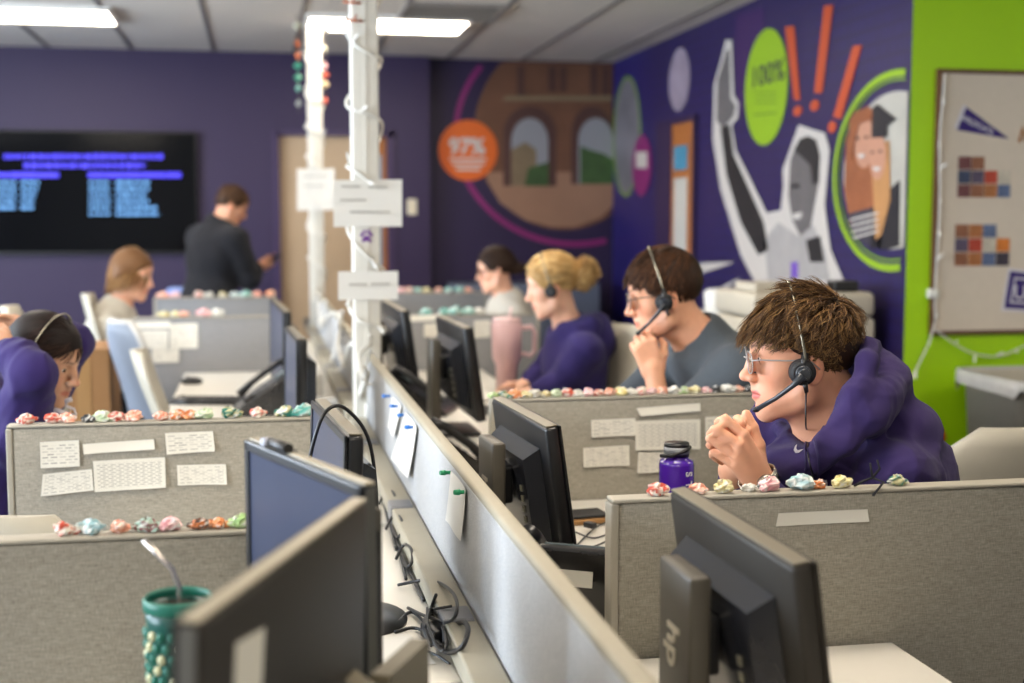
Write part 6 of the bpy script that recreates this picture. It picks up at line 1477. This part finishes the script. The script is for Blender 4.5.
# ============================== far woman with glasses, white sweater
def woman_far():
    Y = 7.15; ho = W_(497, 272, Y); neck = W_(507, 301, Y+.02)
    le = neck+A([-.12, -.2, -.32]); lw_ = neck+A([-.36, -.15, -.33]); re = neck+A([-.12, .2, -.32]); rw = neck+A([-.36, .12, -.33])
    for q in (le, lw_, re, rw): q[2] = max(q[2], DESK+.06)
    root, hf, J, f, l, up = basic_person('woman with dark tied hair and glasses in a white sweater at the far desk', neck, ho, R(168), R(10), R(180), .98, 'e0ac90', '3a281e', False, 'long', 'sweater', 'bab5aa',
        {'l': (le, lw_, (-1, 0, 0), (0, 0, 1), 1), 'r': (re, rw, (-1, 0, 0), (0, 0, 1), -1)}, hw=.175, lean=.02, fine=.010, fat=.03)
    cap_mesh(root, hf, None, .012, '2a1c14', lambda q: q.ell((-.125, 0, .0), (.05, .04, .035), .02, hf).ell((-.07, 0, .03), (.05, .06, .06), .03, hf), .008)
    def cb(p, n):
        d = np.array([-.14, 0, .0])-p; return d-n*np.sum(d*n, 1)[:, None]
    P, N_ = scalp(700, 8, hairline(.080, .055, .012, -.03)); hairmesh('hair', root, hf, P, N_, cb, lambda p: np.full(len(p), .12), .0035, 6, .001, .04, 3, hexc('2e1e14'), .25, clump=.15, ell=((-.005, 0, .055), (.103, .082, .092)), hug=1.05)
    glasses('dark-framed glasses on the far woman in the white sweater', hf, '2a2420', .1, .002)
woman_far()
# ============================== woman holding her head, purple hoodie
def woman_purple():
    Y = 3.60; ho = W_(43, 362, Y)
    neck = W_(18, 405, Y)
    le = W_(48, 366, Y-.24); lw_ = W_(8, 352, Y-.13); re = W_(74, 342, Y+.2); rw = W_(40, 332, Y+.13)
    le = W_(36, 374, 3.34); lw_ = W_(6, 348, 3.46)
    def pose(J, f, l, up): jl(J, rs=neck+A([.02, -.165, -.06]), ls=neck+A([.0, .165, -.06]))
    root, hf, J, f, l, up = basic_person('woman with sleek dark hair in a purple hoodie holding her head in both hands', neck, ho, R(-24), R(22), R(0), .93, 'c99878', '2a1c18', False, 'long', 'hoodie', '2e2256',
        {'r': (le, lw_, (-.6, .25, .35), (.1, -.8, .5), 1), 'l': (re, rw, (-.8, .1, .2), (0, .9, .4), 1)}, hw=.165, lean=.10, hooded=True, fine=.0055, fat=.02, pose=pose, hroll=R(8), lenses=(ho-A([.2, .25, .2]), ho+A([.2, .2, .16])), foldamp=.015)
    v = Vol()
    cap_mesh(root, hf, None, .010, '1c1310', lambda q: q.ell((-.07, 0, .02), (.05, .068, .06), .03, hf).ell((-.04, 0, -.04), (.05, .07, .05), .03, hf), .005)
    def cb(p, n):
        d = np.stack([-.6-0*p[:, 0], p[:, 1]*4, -.5-0*p[:, 2]], 1); return d-n*np.sum(d*n, 1)[:, None]
    P, N_ = scalp(1800, 12, hairline(.083, .05, .005, -.06)); hairmesh('hair', root, hf, P, N_, cb, lambda p: np.full(len(p), .11), .0018, 8, .0006, .02, 3, hexc('1e1410'), .3, clump=.08, hi=hexc('3a2820'), grav=.1, ell=((-.005, 0, .055), (.102, .081, .090)), hug=1.05)
    headset('black headset with a thin steel band on the woman holding her head', hf, False, -1, 1., top=.010)
    # printed lettering low on the chest
    cmat = mat('white chest print', 'c8c2c8', .6)
    c = W_(70, 406, 3.40)-A(root.location)
    mb = MB()
    for k, ch in enumerate(('W', 'S')):
        pass
    MB().tube([Vector(W_(u, v_, 3.40)-A(root.location)) for u, v_ in ((72, 399), (66, 401), (66, 406), (74, 409), (76, 414), (68, 415))], .008, 6, flat=.4).build('print_letter', cmat, root)
    MB().tube([Vector(W_(u, v_, 3.40)-A(root.location)) for u, v_ in ((54, 409), (62, 412), (72, 418))], .006, 6, flat=.4).build('print_letter', cmat, root)
woman_purple()
# ============================== far woman, light brown bob, white sweater
def woman_white():
    Y = 6.95; ho = W_(131, 277, Y); neck = W_(116, 310, Y)
    le = neck+A([.16, .2, -.34]); lw_ = neck+A([.36, .12, -.30]); re = neck+A([.10, -.19, -.34]); rw = neck+A([.34, -.15, -.30])
    root, hf, J, f, l, up = basic_person('woman with light brown shoulder-length hair in a white sweater', neck, ho, R(-18), R(14), R(-5), 1.0, 'dba486', '5a3c28', False, 'long', 'sweater', 'b4afa2',
        {'l': (le, lw_, (1, 0, 0), (0, 0, 1), -1), 'r': (re, rw, (1, 0, 0), (0, 0, 1), 1)}, hw=.18, lean=.06, fine=.010, fat=.025)
    cap_mesh(root, hf, None, .013, '6a4a2e', lambda q: q.cap((-.028, .05, .03), (-.04, .055, -.10), .05, .036, .03, hf).cap((-.028, -.05, .03), (-.035, -.06, -.11), .05, .037, .03, hf).cap((-.07, 0, .03), (-.08, 0, -.10), .05, .04, .03, hf), .008)
    def cb(p, n): d = np.stack([-.35-0*p[:, 0], p[:, 1]*2, -1-0*p[:, 2]], 1); return d-n*np.sum(d*n, 1)[:, None]*.9
    P, N_ = scalp(900, 12, hairline(.083, .06, .01, -.06)); hairmesh('hair', root, hf, P, N_, cb, lambda p: .10+p[:, 2]*.9, .0032, 8, .002, .05, 3, hexc('74502f'), .25, clump=.12, hi=hexc('a07a4c'), grav=.2, ell=((-.012, 0, .0), (.105, .088, .155)), hug=1.04)
woman_white()
# ============================== standing man in black seen from behind
def man_black():
    Y = 8.75; f = A([math.cos(R(38)), math.sin(R(38)), 0]); l = A([-f[1], f[0], 0]); up = A([0, 0, 1.])
    ho = W_(230, 207, Y)+f*.0; neck = W_(219, 227, Y)
    J = {'neck': neck, 'pelvis': A([neck[0], neck[1], .93])-f*.10, 'chest': neck-f*.05-up*.20, 'belly': neck-f*.08-up*.42}
    J['ls'], J['rs'] = neck-up*.075+l*.20-f*.02, neck-up*.085-l*.20-f*.02
    for s, q in (('l', 1), ('r', -1)): J[s+'h'] = J['pelvis']+l*q*.1-up*.05; J[s+'k'] = J[s+'h']-up*.40+f*.02; J[s+'a'] = A([J[s+'k'][0], J[s+'k'][1], .10]); J[s+'t'] = J[s+'a']+f*.14-up*.055
    root = person_root('standing man in a black jacket seen from behind holding a phone', J); hf = Frame(ho, ypr(R(12), R(28), 0), 1.0)
    rw = W_(256, 268, Y-.05); re = W_(243, 272, Y-.22); lw_ = rw+A([.02, .16, .01]); le = J['ls']+f*.12-up*.26
    re = J['rs']+f*.10-up*.25; 
    v = Vol(); head(v, hf, True); v.cap(hf.p((-.022, 0, -.02)), neck-up*.03, .055, .065, .03); torso(v, J); legs(v, J); arm(v, J['rs'], re, rw); arm(v, J['ls'], le, lw_)
    hd = A([.85, .35, .1]); hand(v, rw, hd, A([.2, -.6, -.7]), -1, (40, 50, 30)); hand(v, lw_, A([.85, -.2, .15]), A([.1, .6, -.7]), 1, (40, 50, 30))
    V, F = v.mesh(.005, .018, (ho-.16, ho+.16)); V = smooth_v(V, F, 1); np_mesh('body', V, F, skin_m, root, face_tint(V, hf, hexc('cc9474'), brow=hexc('3a281c')))
    eyeballs(hf, root)
    g = Vol(); torso(g, J, .042, 1.05, .05)
    g.chain([J['rs'], (J['rs']+re)/2, re, (re*.4+rw*.6), rw-(rw-re)*.1], [.09, .082, .072, .062, .05], .03); g.chain([J['ls'], le, lw_-(lw_-le)*.1], [.09, .074, .05], .03)
    g.cap(neck-up*.02, neck-up*.06, .078, .11, .03); g.cap(hf.p((-.02, 0, 0)), neck+up*.0, .06, .066, .01, op='-')
    garment('jacket', g, .011, .011, root, '1b1b1f', disp=folds(.010, 12, 4), sm=2); trousers(J, root, '2a2a32'); shoes(J, f, root)
    cap_mesh(root, hf, None, .008, '3a2618', lambda q: q.ell((-.055, 0, .01), (.048, .066, .05), .03, hf), .007)
    P, N_ = scalp(900, 5, hairline(.085, .055, .02, -.04)); hairmesh('hair', root, hf, P, N_, short_comb(), lambda p: np.full(len(p), .028), .003, 5, .002, .3, 9, hexc('46301e'), .3, grav=.3, hi=hexc('6a4a30'), ell=((-.005, 0, .055), (.104, .083, .092)))
    ph = MB().box((0, 0, 0), (.075, .009, .15), .004, seg=3).build('phone', blackp); ph.location = rw+A([.10, .06, .04]); ph.rotation_euler = (R(-55), 0, R(-60)); MB().box((0, -.005, 0), (.066, .001, .135)).build('phone_screen', mat('phone screen', '10141c', .1), ph)
    tag(ph, 'dark phone in the hands of the standing man in black', 'phone')
man_black()
# ------------------------------------------------------------------ world and view
wd_ = bpy.data.worlds.new('world'); sc.world = wd_; wd_.use_nodes = True
wd_.node_tree.nodes['Background'].inputs[0].default_value = (.95, .97, 1, 1); wd_.node_tree.nodes['Background'].inputs[1].default_value = .9
sc.view_settings.view_transform = 'Standard'; sc.view_settings.look = 'None'; sc.view_settings.gamma = 1; sc.view_settings.exposure = .72
sc.view_settings.use_curve_mapping = False
sc.cycles.use_denoising = True
sc.cycles.max_bounces = 6; sc.cycles.sample_clamp_indirect = 6
